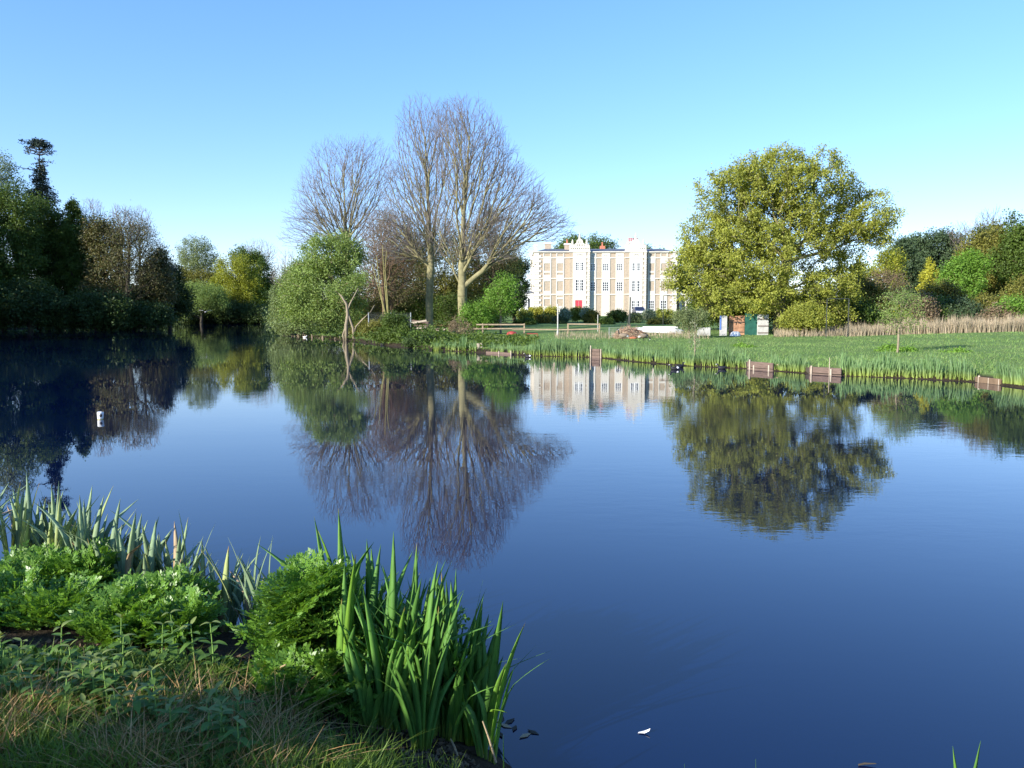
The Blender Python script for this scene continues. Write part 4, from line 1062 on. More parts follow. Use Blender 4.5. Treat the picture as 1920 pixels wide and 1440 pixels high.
def brush_heap():
    D = 52; c = on(1180, 630, D); z = g1(c.x, D)
    r = empty('brush_heap', (c.x, D, z), 'heap of cut brown branches waiting to be burnt on the lawn', 'brush heap')
    s = D / F
    m = MB(); m.ball((0, 0, 0), (29 * s, .8, 18 * s), 12, 8); m.build('heap_core', M['bark_brown'], r)
    n = 1500
    u = unit(rng.normal(size=(n, 3))); u[:, 2] = np.abs(u[:, 2])
    A = u * np.array([29 * s, .8, 19 * s]) * rng.uniform(.8, 1.05, (n, 1))
    d = unit(rng.normal(size=(n, 3)) * np.array([1, 1, .5]))
    B = A + d * rng.uniform(.1, .35, (n, 1)); B[:, 2] = np.maximum(B[:, 2], .01)
    seg_mesh('sticks', A[::2], B[::2], np.full(n // 2, .014), np.full(n // 2, .006), 4, solid('sticks_red', (.33, .19, .13), .9, .4, 3), r, 'stuff')
    seg_mesh('sticks', A[1::2], B[1::2], np.full(n // 2, .014), np.full(n // 2, .006), 4, solid('sticks_pale', (.42, .33, .22), .9, .4, 3), r, 'stuff')
    og = solid('orange_sack', (.34, .12, .06), .8, .2, 6, bump=.02)
    o = MB().ball((0, 0, .05), (.26, .1, .09), 12, 8).build('sack', og, None, smooth=True, loc=(on(1187, 629, D - .9).x, D - .95, g1(c.x, D - .9)))
    tag(o, 'orange sack lying at the foot of the brush heap', 'sack')
    # wire crate to the left
    p = on(1156, 629, D + .5); q = empty('wire_crate', (p.x, D + .5, g1(p.x, D + .5)), 'pale wire crate at the left end of the brush heap', 'crate')
    wv = 13 * s; hh = 20 * s
    for (x, y) in ((-wv, 0), (wv, 0), (-wv, .5), (wv, .5)): MB().tube([(x, y, 0), (x, y, hh)], .012, 5).build('upright', M['grey_metal'], q)
    for k in range(5):
        for y in (0, .5): MB().tube([(-wv, y, hh * (k + .8) / 5), (wv, y, hh * (k + .8) / 5)], .007, 4).build('bar', M['grey_metal'], q)
brush_heap()
def boat():
    D = 58; s = D / F
    a = on(1203, 614, D); b = on(1272, 620, D + 1); c = (a + b) / 2
    z = g1(c.x, D) 
    r = empty('upturned_boat', (c.x, D + .5, z), 'long white upturned boat hull lying right of the brush heap', 'boat')
    L_ = (b - a).length + .6
    vs = []; n = 13; k = 7
    for i in range(n):
        t = i / (n - 1); wd = .55 * (math.sin(math.pi * min(1, .12 + t * .95)) ** .6 + .02); hh = .40 * (.55 + .45 * math.sin(math.pi * (.15 + .7 * t)))
        for j in range(k):
            q = math.pi * j / (k - 1)
            vs.append((-L_ / 2 + L_ * t, wd * math.cos(q), hh * math.sin(q) ** .7 + .12))
    fs = [(i * k + j, i * k + j + 1, (i + 1) * k + j + 1, (i + 1) * k + j) for i in range(n - 1) for j in range(k - 1)]
    fs += [tuple(range(k))[::-1], tuple((n - 1) * k + j for j in range(k))]
    h = MB().add(vs, fs).build('hull', M['white'], r, smooth=True); h.rotation_euler = (0, math.radians(2.5), math.radians(8))
    MB().box(-L_ * .35, L_ * .35, -.02, .02, .44, .58).build('keel', M['white'], r)
    for x in (-1, .9): MB().box(x - .06, x + .06, -.5, .5, -.05, .14).build('trestle', M['old_wood'], r)
boat()
def stores():
    D = 55.5; blue = solid('blue_paint', (.08, .16, .42), .6); rust = solid('rust', (.36, .19, .11), .85, .5, 3, bump=.01); green = solid('green_sheet', (.02, .09, .065), .6, .4, 3)
    def panel(name, label, cat, x0, x1, yt, yb, mt, dd=0, edge=None, thick=.06, slats=0):
        a = on(x0, yt, D + dd); b = on(x1, yb, D + dd); zg = g1((a.x + b.x) / 2, D + dd) - .02
        r = empty(name, ((a.x + b.x) / 2, D + dd, zg), label, cat, 'things stored under the oak')
        w = (b.x - a.x) / 2; h = a.z - zg
        MB().box(-w, w, 0, thick, 0, h).build('sheet', mt, r, bevel=.008)
        if edge: MB().box(-w, -w + .1, -.02, -.002, h * .3, h).build('edge_strip', edge, r)
        for k in range(slats): MB().box(-w + .02, w - .02, -.03, -.002, h * (k + .3) / slats, h * (k + .3) / slats + .06).build('batten', M['old_wood'], r)
        return r, w, h
    panel('painted_board', 'upright white panel with a blue left edge under the oak', 'panel', 1350, 1363, 592, 622, M['dull_white'], 0, blue)
    panel('rusty_board', 'wide rusty brown sheet standing under the oak', 'panel', 1367, 1396, 592, 616, rust, .5, slats=2)
    panel('green_board', 'dark green sheet standing under the oak right of the rusty one', 'panel', 1397.5, 1420, 588, 618, green, .3, slats=0)
    panel('white_crate', 'white crate partly hidden by leaves, rightmost of the things under the oak', 'crate', 1421, 1441, 590, 616, M['dull_white'], .2, thick=.5, slats=3)
    panel('white_slab', 'low white slab left of the upright panel under the oak', 'slab', 1309, 1332, 614, 622, M['dull_white'], 0, thick=.3)
    p = on(1379, 622, D - .8)
    r = empty('upturned_tub', (p.x, D - .8, g1(p.x, D - .8)), 'upturned white tub in front of the rusty sheet', 'tub', 'things stored under the oak')
    MB().tube([(0, 0, 0), (0, 0, .05), (0, 0, .24), (0, 0, .32), (0, 0, .34)], [.40, .38, .3, .2, .02], 14).build('tub', M['white'], r, smooth=True)
    red = solid('red_plastic', (.30, .05, .04), .5)
    p = on(960, 629, 59)
    r = empty('red_barrow', (p.x, 59, g1(p.x, 59)), 'red barrow tray lying below the rail fence', 'barrow')
    MB().tube([(0, 0, .0), (0, 0, .12), (0, 0, .3), (0, 0, .36)], [.3, .42, .32, .1], 10).build('tray', red, r, smooth=True)
    for x in (-.2, .2): MB().tube([(x, -.3, .02), (x * 1.4, -.42, .3)], .02, 5).build('handle', red, r)
    p = on(998, 629, 58)
    r = empty('red_trolley', (p.x, 58, g1(p.x, 58)), 'low red metal trolley frame on the grass right of the red barrow', 'trolley')
    MB().tube([(-.42, 0, 0), (-.38, 0, .2), (.38, 0, .2), (.42, 0, 0)], .035, 6).build('bar', red, r)
    MB().tube([(-.42, .3, 0), (-.38, .3, .2), (.38, .3, .2), (.42, .3, 0)], .035, 6).build('bar', red, r)
    for x in (-.3, .3): MB().tube([(x, 0, .2), (x, .3, .2)], .03, 6).build('crosspiece', red, r)
stores()

# ------------------------------------------------------------------ timber edging and stakes on the far bank
line = [(815, 657.5), (830, 657), (900, 661), (1000, 667), (1120, 670), (1200, 679), (1290, 686), (1400, 691), (1500, 699), (1570, 704), (1700, 709), (1830, 716), (1920, 727), (1990, 736)]
lpx = np.array([p[0] for p in line]); lpy = np.array([p[1] for p in line])
def edging(a, b, yt, yb, label, planks, posts, mt='old_wood'):
    xa, ya = wl(a, yb if a < 800 else max(yb, np.interp(a, lpx, lpy) + .6)); xb, yb_ = wl(b, (yb if a < 800 else max(yb, np.interp(b, lpx, lpy) + .6)))
    r = empty('timber_edging', (xa, ya, -.2), label, 'edging', 'timber edging along the far bank')
    A = Vector((0, 0, 0)); Bv = Vector((xb - xa, yb_ - ya, 0))
    h = (yb - yt) / F * ya * .8 + .2
    for k in range(planks):
        z = h * (k + .5) / planks
        beam('plank', A + Vector((0, .02 * k, z)), Bv + Vector((0, .02 * k, z + rnd.uniform(-.01, .01))), .07, h / planks * .9, M[mt], r)
    for px, ext in posts:
        t = (px - a) / (b - a); p = A.lerp(Bv, t)
        MB().tube([(p.x, p.y - .1, 0), (p.x, p.y - .1, h + ext)], [.035 if ext < .3 else .014, .03 if ext < .3 else .01], 7).build('stake', M['pale_wood'], r)
    # earth held behind
    MB().add([(0, .06, 0), (Bv.x, Bv.y + .06, 0), (Bv.x, Bv.y + .7, 0), (0, .7, 0), (0, .06, h - .06), (Bv.x, Bv.y + .06, h - .06), (Bv.x, Bv.y + .7, h - .04), (0, .7, h - .04)],
             [(0, 1, 5, 4), (1, 2, 6, 5), (2, 3, 7, 6), (3, 0, 4, 7), (4, 5, 6, 7)]).build('earth_fill', M['bark_dark'], r)
edging(1108, 1125, 648, 669, 'narrow stack of dark planks at the water edge, leftmost of the landing stages', 4, [(1107, .15), (1126, .0)])
edging(1402, 1450, 671, 690, 'purplish brown plank edging with a pale stake at its left, near the low bright bush', 2, [(1404, .06), (1412, -.15), (1440, -.1)])
edging(1518, 1578, 683, 701, 'plank edging with a tall thin stick standing in its middle', 2, [(1519, .03), (1553, .35), (1556, -.05)])
edging(1830, 1876, 699, 714, 'rough edging of logs and stone, rightmost on the far bank', 1, [(1832, .02), (1851, -.02), (1870, -.02)], 'bark_brown')
edging(683, 708, 629, 639, 'short run of brown boards at the water edge right of the willow trunk', 2, [(684, 0), (699, .05)])
edging(912, 960, 656, 661, 'brown boards half hidden by leaves below the rail fence', 1, [(936, .05), (958, .1)])
def stake(px, yb, hpx, label, group, lean=0, rad=.05, mt='pale_wood'):
    x, y = wl(px, yb)
    r = empty('stake', (x, y, -.25), label, 'stake', group)
    h = hpx / F * y + .25
    MB().tube([(0, 0, 0), (lean, 0, h)], [rad, rad * .8], 7).build('shaft', M[mt], r)
stake(1604, 703, 16, 'pale stake among the irises, leftmost of three on the right', 'pale stakes among the irises')
stake(1626, 704, 16, 'pale stake among the irises, middle and tallest of three on the right', 'pale stakes among the irises')
stake(1635, 705, 11, 'pale stump of a stake, rightmost of three on the right', 'pale stakes among the irises', rad=.07)
stake(1776, 712, 14, 'pale stake leaning right among the irises', 'pale stakes among the irises', .3)
stake(897, 660, 16, 'thick pale stake by the water left of the hidden boards', 'pale stakes among the irises', rad=.12)
stake(903, 660, 17, 'slimmer pale stake touching the thick one by the water', 'pale stakes among the irises', rad=.08)
for i, px in enumerate((548, 553, 557, 569, 574, 586, 599, 603, 606, 620, 627, 638)):
    yb = 630 + (px - 546) * .075
    stake(px, yb, rnd.uniform(2, 8), 'short weathered stake under the willow, %s from the left of its row' % ('first second third fourth fifth sixth seventh eighth ninth tenth eleventh twelfth'.split()[i]), 'stakes under the willow', rnd.uniform(-.15, .15), rnd.uniform(.05, .1), 'bark_pale')

# ------------------------------------------------------------------ birds
M['black'] = solid('black', (.015, .015, .018), .6)
M['goose_brown'] = solid('goose_brown', (.22, .17, .12), .8, .3, 14)
M['bill'] = solid('bill', (.5, .35, .2), .5)
def goose(px, py, D, label, heading, up=True):
    p = on(px, py, D)
    r = empty('goose', (p.x, D, g1(p.x, D)), label, 'goose', 'geese on the lawn', heading)
    body = [(-.36, 0, .34), (-.25, 0, .33), (-.08, 0, .31), (.1, 0, .33), (.2, 0, .38)]
    MB().tube(body, [.03, .10, .14, .13, .07], 10).build('body', M['goose_brown'], r, smooth=True)
    MB().ball((-.27, 0, .28), (.12, .09, .06)).build('rump', M['white'], r, smooth=True)
    neck = [(.16, 0, .36), (.22, 0, .48), (.23, 0, .6), (.25, 0, .68)] if up else [(.16, 0, .36), (.26, 0, .38), (.36, 0, .26), (.4, 0, .12)]
    nk = MB().tube(neck, [.06, .04, .035, .03], 8).build('neck', M['black'], r, smooth=True)
    h = Vector(neck[-1])
    hd = MB().ball(h + Vector((.03, 0, .02)), (.06, .04, .045)).build('head', M['black'], r, smooth=True)
    MB().ball(h + Vector((.01, 0, .0)), (.035, .042, .03)).build('cheek', M['white'], hd, smooth=True)
    MB().tube([h + Vector((.07, 0, .015)), h + Vector((.13, 0, 0))], [.02, .008], 6).build('bill', M['black'], hd)
    for y in (-.05, .05):
        MB().tube([(0, y, .22), (.0, y, 0), (.07, y, .005)], [.015, .012, .012], 5).build('leg', M['black'], r)
goose(1167, 634, 48, 'goose standing with its neck up at the left end of the brush heap', math.pi)
goose(1207, 634, 48, 'goose with its head down at the right end of the brush heap', .3, False)
def waterbird(px, py, label, heading, white=False, brown=False, s=1, name='coot', cat='coot'):
    x, y = wl(px, py)
    r = empty(name, (x, y, 0), label, cat, 'water birds on the pond', heading)
    bm_ = M['goose_brown'] if brown else (M['white'] if white == 2 else M['black'])
    MB().tube([(-.2 * s, 0, .1 * s), (-.12 * s, 0, .06 * s), (0, 0, .04 * s), (.1 * s, 0, .06 * s), (.15 * s, 0, .1 * s)], [.015 * s, .06 * s, .085 * s, .07 * s, .03 * s], 10).build('body', bm_, r, smooth=True)
    if white == 1: MB().ball((-.1 * s, 0, .07 * s), (.08 * s, .075 * s, .05 * s)).build('flank', M['white'], r, smooth=True)
    n = MB().tube([(.11 * s, 0, .08 * s), (.14 * s, 0, .14 * s), (.15 * s, 0, .18 * s)], [.035 * s, .028 * s, .03 * s], 8).build('neck', bm_, r, smooth=True)
    h = MB().ball((.16 * s, 0, .19 * s), (.04 * s, .03 * s, .03 * s)).build('head', bm_, r, smooth=True)
    MB().tube([(.19 * s, 0, .19 * s), (.235 * s, 0, .18 * s)], [.013 * s, .006 * s], 6).build('bill', M['bill'] if brown else M['white'], h)
waterbird(990, 670, 'small dark water bird with white flank below the irises, left of the plank stack', 2.8, 1)
waterbird(1265, 693, 'black and white tufted duck by the thin young tree', 3.1, 1, name='duck', cat='duck')
waterbird(1275, 689, 'dark coot just right of the black and white duck', .3)
waterbird(1353, 692, 'dark coot swimming below the irises in the middle of the far bank', 3.0)
waterbird(1471, 696, 'brown duck between the two plank edgings', 3.1, brown=True, name='duck', cat='duck', s=1.3)
waterbird(718, 647, 'dark coot in the shade below the green bush', .2)
waterbird(572, 633, 'white duck under the willow beside the stakes', .2, 2, name='duck', cat='duck')
waterbird(503, 607.5, 'distant white bird on the water left of the wooded point', .2, 2, s=2.6, name='swan', cat='swan')
def gull():
    p = at(385, 585, 90)
    r = empty('flying_gull', p, 'white gull flying low over the far water', 'gull')
    MB().tube([(-.25, 0, 0), (-.1, 0, 0), (.08, 0, 0), (.2, 0, .02), (.26, 0, .02)], [.02, .06, .065, .04, .012], 8).build('body', M['white'], r, smooth=True)
    for s in (-1, 1):
        m = MB()
        prof = [(0, .14, -.1, .02), (.28, .13, -.1, .16), (.5, .04, -.14, .2), (.78, -.12, -.2, .1)]
        vs = []
        for (y, fx, bx, z) in prof:
            for dz in (0, .015): vs += [(fx, s * y, z + dz), (bx, s * y, z + dz)]
        fs = []
        for i in range(3):
            o = i * 4; fs += [(o, o + 1, o + 5, o + 4), (o + 2, o + 6, o + 7, o + 3), (o, o + 4, o + 6, o + 2), (o + 1, o + 3, o + 7, o + 5)]
        fs += [(0, 2, 3, 1), (12, 13, 15, 14)]
        m.add(vs, fs).build('wing', M['white'], r)
    MB().add([(-.22, -.03, 0), (-.22, .03, 0), (-.36, .07, 0), (-.36, -.07, 0), (-.22, -.03, .01), (-.22, .03, .01), (-.36, .07, .01), (-.36, -.07, .01)], [(0, 3, 2, 1), (4, 5, 6, 7), (0, 1, 5, 4), (1, 2, 6, 5), (2, 3, 7, 6), (3, 0, 4, 7)]).build('tail', M['white'], r)
    r.rotation_euler = (0, 0, -1.2)
gull()
def buoy():
    x, y = wl(188, 786)
    r = empty('float', (x, y, -.03), 'small white float with a dark patch, cream at the waterline, adrift near the left', 'float')
    cream = solid('cream', (.6, .55, .3), .5)
    MB().tube([(0, 0, .05), (0, 0, .165), (0, 0, .18)], [.055, .062, .05], 16).build('body', M['white'], r, smooth=False)
    MB().tube([(0, 0, 0), (0, 0, .05)], [.046, .055], 16).build('base', cream, r)
    MB().ball((.03, -.047, .115), (.03, .016, .034), 8, 6).build('dark_patch', M['black'], r)
    MB().tube([(.03, 0, .175), (.045, 0, .195)], [.012, .01], 6).build('ring', M['black'], r)
    r.rotation_euler = (.03, .07, 0)
buoy()

# ------------------------------------------------------------------ far bank irises, meadow grass, dry reeds
def blades(name, B, H, W, mat, lean=.18, bend=.25, kind='stuff', label=None, segs=2, facing=None):
    """many narrow blades in one mesh: B base points (n,3)"""
    n = len(B)
    a = rng.uniform(0, 2 * math.pi, n)
    dirv = np.stack([np.cos(a), np.sin(a), np.zeros(n)], 1)
    f = rng.uniform(0, 2 * math.pi, n) if facing is None else facing + rng.normal(0, .6, n)
    side = np.stack([np.cos(f), np.sin(f), np.zeros(n)], 1)
    ln = rng.uniform(0, lean, n)[:, None]; bd = (rng.uniform(0, 1, n) ** 2 * bend)[:, None]
    V = []
    for k in range(segs + 1):
        t = k / segs
        p = B + np.stack([np.zeros(n), np.zeros(n), H * t], 1) * (1 - .35 * bd * t) + dirv * (H[:, None] * (ln * t + bd * t * t))
        w = (W * (1 - t) ** .6 * (1 if k < segs else 0))[:, None] * .5
        if k < segs: V += [p - side * w, p + side * w]
        else: V.append(p)
    m = 2 * segs + 1
    V = np.stack(V, 1).reshape(-1, 3)
    base = (np.arange(n) * m)[:, None]
    Qs = [base + np.array([[2 * k, 2 * k + 1, 2 * k + 3, 2 * k + 2]]) for k in range(segs - 1)]
    Tq = base + np.array([[2 * segs - 2, 2 * segs - 1, 2 * segs]])
    o = link(name, mesh_np(name, V, Qs + [Tq], mat), kind=kind)
    if label: o['label'] = label
    return o
M['iris_far'] = leafm('iris_far', (.15, .27, .10), (.21, .31, .14), (.12, .22, .09), trans=.35, scale=.6, base=(.0, .34, (.30, .36, .07)))
def iris_strip(a, b, dens, label, h0=.45, h1=.8, depth=.55):
    n = int((b - a) * dens)
    cl = rng.uniform(a, b, max(4, n // 7))                       # fans of leaves
    px = cl[rng.integers(0, len(cl), n)] + rng.normal(0, 1.2, n)
    px = np.clip(px, a, b)
    py = np.interp(px, lpx, lpy)
    X = []; hs = []
    for x_, y_ in zip(px, py):
        wx, wy = wl(x_, y_)
        X.append((wx, wy))
    X = np.array(X)
    dens_ = .5 + .5 * np.sin(px * .19 + 2 * np.sin(px * .05))
    keep_ = rng.uniform(0, 1, n) < .35 + .65 * dens_
    X, px, n = X[keep_], px[keep_], int(keep_.sum())
    X[:, 1] += rng.uniform(-.12, depth, n)
    z = np.maximum(gh(X[:, 0], X[:, 1]), -.1)
    B = np.column_stack([X, z])
    H = rng.uniform(h0, h1, n) * (.8 + .35 * np.sin(px * .11) * np.sin(px * .031)) * rng.choice([1.15, 1.15, .75], n)
    blades('iris_bed', B, H, rng.uniform(.025, .05, n), M['iris_far'], .22, .15, label=label, segs=3)
iris_strip(812, 893, 5, 'irises along the bank below the thick bare trunk', .45, .75)
iris_strip(906, 1000, 3.5, 'low irises and weeds along the bank below the rail fence', .3, .6)
iris_strip(985, 1106, 8, 'tall irises between the hidden boards and the plank stack', .5, .85)
iris_strip(1127, 1401, 8, 'long bed of irises between the plank stack and the brown edging', .45, .78)
iris_strip(1451, 1517, 8, 'irises between the two plank edgings', .4, .68)
iris_strip(1579, 1829, 8, 'irises along the right of the far bank around the pale stakes', .38, .62)
iris_strip(1877, 1985, 9, 'irises at the right edge of the far bank', .4, .62)
iris_strip(1395, 1460, 3, 'a few irises behind the brown edging', .3, .45, 1.2) if False else None
def scatter(n, pxr, Dr, cond=None, pw=1.0):
    D = Dr[0] + (Dr[1] - Dr[0]) * rng.uniform(0, 1, n) ** pw
    px = rng.uniform(*pxr, n); x = (px - 960) / F * D
    d = pond_sd(x, D)
    k = d > .3
    if cond is not None: k &= cond(px, D, d)
    x, D, px = x[k], D[k], px[k]
    return np.column_stack([x, D, gh(x, D) - .02]), px
M['grass_far'] = leafm('grass_far', (.15, .26, .07), (.19, .30, .085), (.24, .29, .12), trans=.3, scale=.25)
M['straw'] = leafm('straw', (.33, .26, .17), (.42, .34, .24), (.25, .22, .13), trans=.2, scale=.4, tcol=(1, .9, .7))
B, px = scatter(60000, (780, 1990), (23, 62), pw=1.3)
clump = .5 + .5 * np.sin(B[:, 0] * 1.1 + np.sin(B[:, 1] * .8) * 2) * np.cos(B[:, 1] * .55)
blades('meadow_grass', B, rng.uniform(.03, .08, len(B)) * (1 + 1.1 * clump), rng.uniform(.02, .045, len(B)), M['grass_far'], 1.1, .4, label='grass of the meadow across the water', segs=1)
B, px = scatter(9000, (990, 1990), (23, 60), lambda p, D, d: d < 1.7)
blades('bank_grass', B, rng.uniform(.1, .28, len(B)), rng.uniform(.015, .035, len(B)), M['grass_far'], .7, .5, label='longer grass on the lip of the far bank', segs=2)
B, px = scatter(15000, (1585, 1960), (52, 57.5))
ht = .3 + .45 * np.clip((px - 1600) / 80, 0, 1) + .12 * np.sin(px * .06) + .12 * np.sin(px * .23) + rng.exponential(.16, len(px))
blades('dry_reeds', B, np.clip(ht * .85, .2, 1.3), rng.uniform(.025, .05, len(B)), M['straw'], .15, .15, label='strip of dry straw coloured reeds at the back of the meadow', segs=2)
B, px = scatter(2600, (1450, 1640), (52, 58))
blades('dry_reeds', B, rng.uniform(.25, .7, len(B)), rng.uniform(.02, .04, len(B)), M['straw'], .3, .3, label='thin dry grass between the oak foot and the reeds', segs=2)
B, px = scatter(1800, (1040, 1330), (51, 60))
blades('dry_reeds', B, rng.uniform(.15, .5, len(B)), rng.uniform(.015, .03, len(B)), M['straw'], .3, .3, label='thin dry grass round the brush heap', segs=2)
# rough undergrowth along the wooded point and the left bank
def under(n, pxr, Dr, mt, label, hr=(.4, 1.2), dmax=6):
    D = rng.uniform(*Dr, n); px = rng.uniform(*pxr, n); x = (px - 960) / F * D
    d = pond_sd(x, D); k = (d > -.3) & (d < dmax)
    x, D = x[k], D[k]
    z = np.maximum(gh(x, D), 0) + rng.uniform(0, 1, len(x)) ** 1.3 * (hr[0] + (hr[1] - hr[0]) * (.5 + .5 * np.sin(x * 1.3) * np.cos(D * .9)))
    o = link('undergrowth', leaves_mesh('undergrowth', np.column_stack([x, D, z]), .2 if Dr[0] < 95 else .6, M[mt], up=.6), kind='stuff')
    o['label'] = label
under(16000, (530, 840), (50, 92), 'mid', 'ground plants over the wooded point')
under(9000, (780, 1010), (45, 70), 'mid', 'weeds on the bank below the bare limes', (.1, .35), 8)
under(24000, (-80, 350), (100, 165), 'dark', 'dark undergrowth along the left bank', (1.5, 4.5), 14)
under(26000, (250, 560), (150, 240), 'dark', 'dark undergrowth round the far end of the pond', (2.0, 5.0), 16)
#@@NEAR
# ------------------------------------------------------------------ near bank plants
M['iris_green'] = leafm('iris_green', (.10, .24, .045), (.13, .29, .055), (.08, .20, .05), trans=.35, scale=3, rough=.55, spec=.2, base=(.0, .22, (.30, .36, .05)), tip=(1.06, 1.12, (.35, .26, .12)))
M['iris_blue'] = leafm('iris_blue', (.23, .33, .19), (.28, .38, .22), (.18, .28, .16), trans=.3, scale=3, rough=.6, spec=.2, base=(.0, .18, (.25, .30, .08)), tip=(1.04, 1.12, (.36, .27, .14)))
M['iris_dry'] = leafm('iris_dry', (.36, .25, .14), (.42, .31, .18), trans=.2, scale=3, tcol=(1, .9, .7))
M['parsley'] = leafm('parsley', (.11, .24, .028), (.165, .305, .042), (.075, .18, .02), trans=.35, scale=5, rough=.38, spec=.4)
M['parsley_stem'] = solid('parsley_stem', (.16, .27, .06), .5, .15, 8)
M['nettle'] = leafm('nettle', (.07, .15, .025), (.10, .19, .035), (.06, .12, .02), trans=.25, scale=6, rough=.6)
M['nettle_top'] = leafm('nettle_top', (.15, .20, .06), (.19, .24, .07), trans=.25, scale=6, rough=.6)
M['grass_near'] = leafm('grass_near', (.10, .18, .022), (.16, .23, .035), (.09, .16, .025), trans=.3, scale=4, rough=.5)
M['straw_near'] = leafm('straw_near', (.42, .24, .09), (.52, .34, .16), (.30, .16, .06), trans=.15, scale=6, tcol=(1, .9, .7))

def iris_leaf_mesh(h, w, bend, twist, mat, n=9, kink=0):
    V = []; Q = []
    for i in range(n + 1):
        t = i / n
        ww = w * (.62 + .5 * math.sin(min(1, t * 1.6) * math.pi * .5) ** 1) * (1 - max(0, (t - .45) / .55) ** 2.1) / 1.1
        if i == n: ww = .0008
        a = bend * t ** 2.2
        x = h * bend * .55 * t ** 2.3 + (kink * max(0, t - .62) * h)
        z = h * (t - .12 * abs(bend) * t ** 3) - abs(kink) * max(0, t - .62) * h * .5
        tw = twist * t
        c, s = math.cos(tw), math.sin(tw)
        th = (.0016 * (1 - t) + .0004)
        for k, off in ((-1, 0), (0, th), (1, 0), (0, -th)):
            V.append((x + k * ww / 2 * s * .3 + off * c * 1.2 * 0 , 0, z)) if False else V.append((x + k * ww / 2 * s + off * c, k * ww / 2 * c - off * s, z))
    for i in range(n):
        for k in range(4):
            a = i * 4 + k; b = i * 4 + (k + 1) % 4
            Q.append((a, b, b + 4, a + 4))
    return mesh_np('iris_leaf', np.array(V), np.array(Q), mat, smooth=True)  # thin folded blade
IL = {}
for key in ('iris_green', 'iris_blue', 'iris_dry'):
    IL[key] = [iris_leaf_mesh(1.0, .046, rnd.uniform(.05, .45), rnd.uniform(-.6, .6), M[key], kink=(rnd.choice([0, 0, 0, 0, .3, .6]) if key != 'iris_dry' else .8)) for _ in range(10)]
def iris_clump(label, bases, key, hr, group, nper=6, tilt=(0, .12), spread=.2, dry=0, name='iris_clump', wscale=1.0):
    cx = sum(b[0] for b in bases) / len(bases); cy = sum(b[1] for b in bases) / len(bases)
    z0 = g1(cx, cy)
    r = empty(name, (cx, cy, z0), label, 'iris', group)
    for (bx, by) in bases:
        fa = rnd.uniform(0, math.pi)                       # plane of this fan
        m = nper + rnd.randint(-1, 1)
        for i in range(m):
            t = (i - (m - 1) / 2) / max(1, (m - 1) / 2)
            h = rnd.uniform(*hr) * (1 - .28 * abs(t))
            me = rnd.choice(IL['iris_dry' if rnd.random() < dry else key])
            zz = max(g1(bx, by), -.12) - .03
            o = link('leaf', me, r)
            px_, py_ = bx + math.cos(fa) * t * .035, by + math.sin(fa) * t * .035
            o.location = (px_ - cx, py_ - cy, zz - z0)
            lean = t * spread + rnd.gauss(0, .05)
            # tilt outward in the fan plane plus the whole clump's tilt
            ax = Vector((math.cos(fa), math.sin(fa), 0))
            up = Vector((0, 0, 1)) + ax * math.tan(lean) + Vector((tilt[0] + rnd.gauss(0, .05), tilt[1] + rnd.gauss(0, .04), 0))
            up.normalize()
            xdir = (ax if t >= 0 else -ax); xdir = (xdir - up * xdir.dot(up)).normalized()
            ydir = up.cross(xdir)
            R_ = Matrix((xdir, ydir, up)).transposed()
            o.rotation_euler = R_.to_euler()
            o.scale = (h, h * .2 + .8 * wscale, h)
    return r
def fill_bases(poly, n, mind):
    out = []
    tries = 0
    while len(out) < n and tries < 4000:
        tries += 1
        x, y = rnd.choice(poly); x += rnd.gauss(0, mind * 1.2); y += rnd.gauss(0, mind * 1.2)
        if all((x - a) ** 2 + (y - b) ** 2 > (mind * .6) ** 2 for a, b in out): out.append((x, y))
    return out
GI = 'irises on the near bank'
iris_clump('big fresh green iris clump leaning over the water, right end of near bank', fill_bases([(-.58, 3.40), (-.52, 3.5), (-.44, 3.45), (-.38, 3.5), (-.30, 3.45), (-.24, 3.6), (-.4, 3.68), (-.3, 3.72), (-.5, 3.75)], 34, .062), 'iris_green', (.45, .9), GI, 7, (.03, .02), .2, .0)
iris_clump('green iris leaves left of the big clump, in front of the leafy bush', fill_bases([(-.66, 3.4), (-.58, 3.45), (-.70, 3.55), (-.62, 3.6)], 8, .08), 'iris_green', (.3, .55), GI, 4, (-.03, 0), .25, .02)
iris_clump('tall green irises between the leafy bush and the big clump', fill_bases([(-.78, 3.95), (-.66, 3.9), (-.6, 4.0), (-.5, 3.95), (-.9, 4.1), (-.72, 4.15), (-.85, 3.95), (-.72, 3.75), (-.6, 3.7)], 20, .1), 'iris_green', (.65, .98), GI, 5, (.03, .05), .2, .02)
iris_clump('blue green irises just behind the tall leafy bush', fill_bases([(-1.45, 4.6), (-1.3, 4.5), (-1.15, 4.45), (-1.6, 4.75)], 6, .1), 'iris_blue', (.5, .8), GI, 5, (-.05, .05), .2, .03)
iris_clump('blue green irises in the low middle of the near bank', fill_bases([(-1.75, 4.95), (-1.95, 5.05), (-2.1, 5.0), (-2.25, 5.1), (-1.85, 4.85), (-1.7, 4.8), (-2.0, 4.9), (-1.55, 4.75)], 17, .1), 'iris_blue', (.42, .62), GI, 6, (.02, .05), .2, .04)
iris_clump('sparse tall irises rising above the rest, second group from the left', fill_bases([(-2.3, 5.3), (-2.45, 5.35), (-2.1, 5.2)], 4, .12), 'iris_blue', (.6, .95), GI, 5, (.02, .0), .22, .05)
iris_clump('blue green irises behind the gap between the left leafy bushes', fill_bases([(-2.55, 5.25), (-2.7, 5.3), (-2.85, 5.4), (-2.45, 5.15), (-2.3, 5.05), (-2.6, 5.15)], 13, .1), 'iris_blue', (.5, .75), GI, 6, (.02, .04), .2, .05)
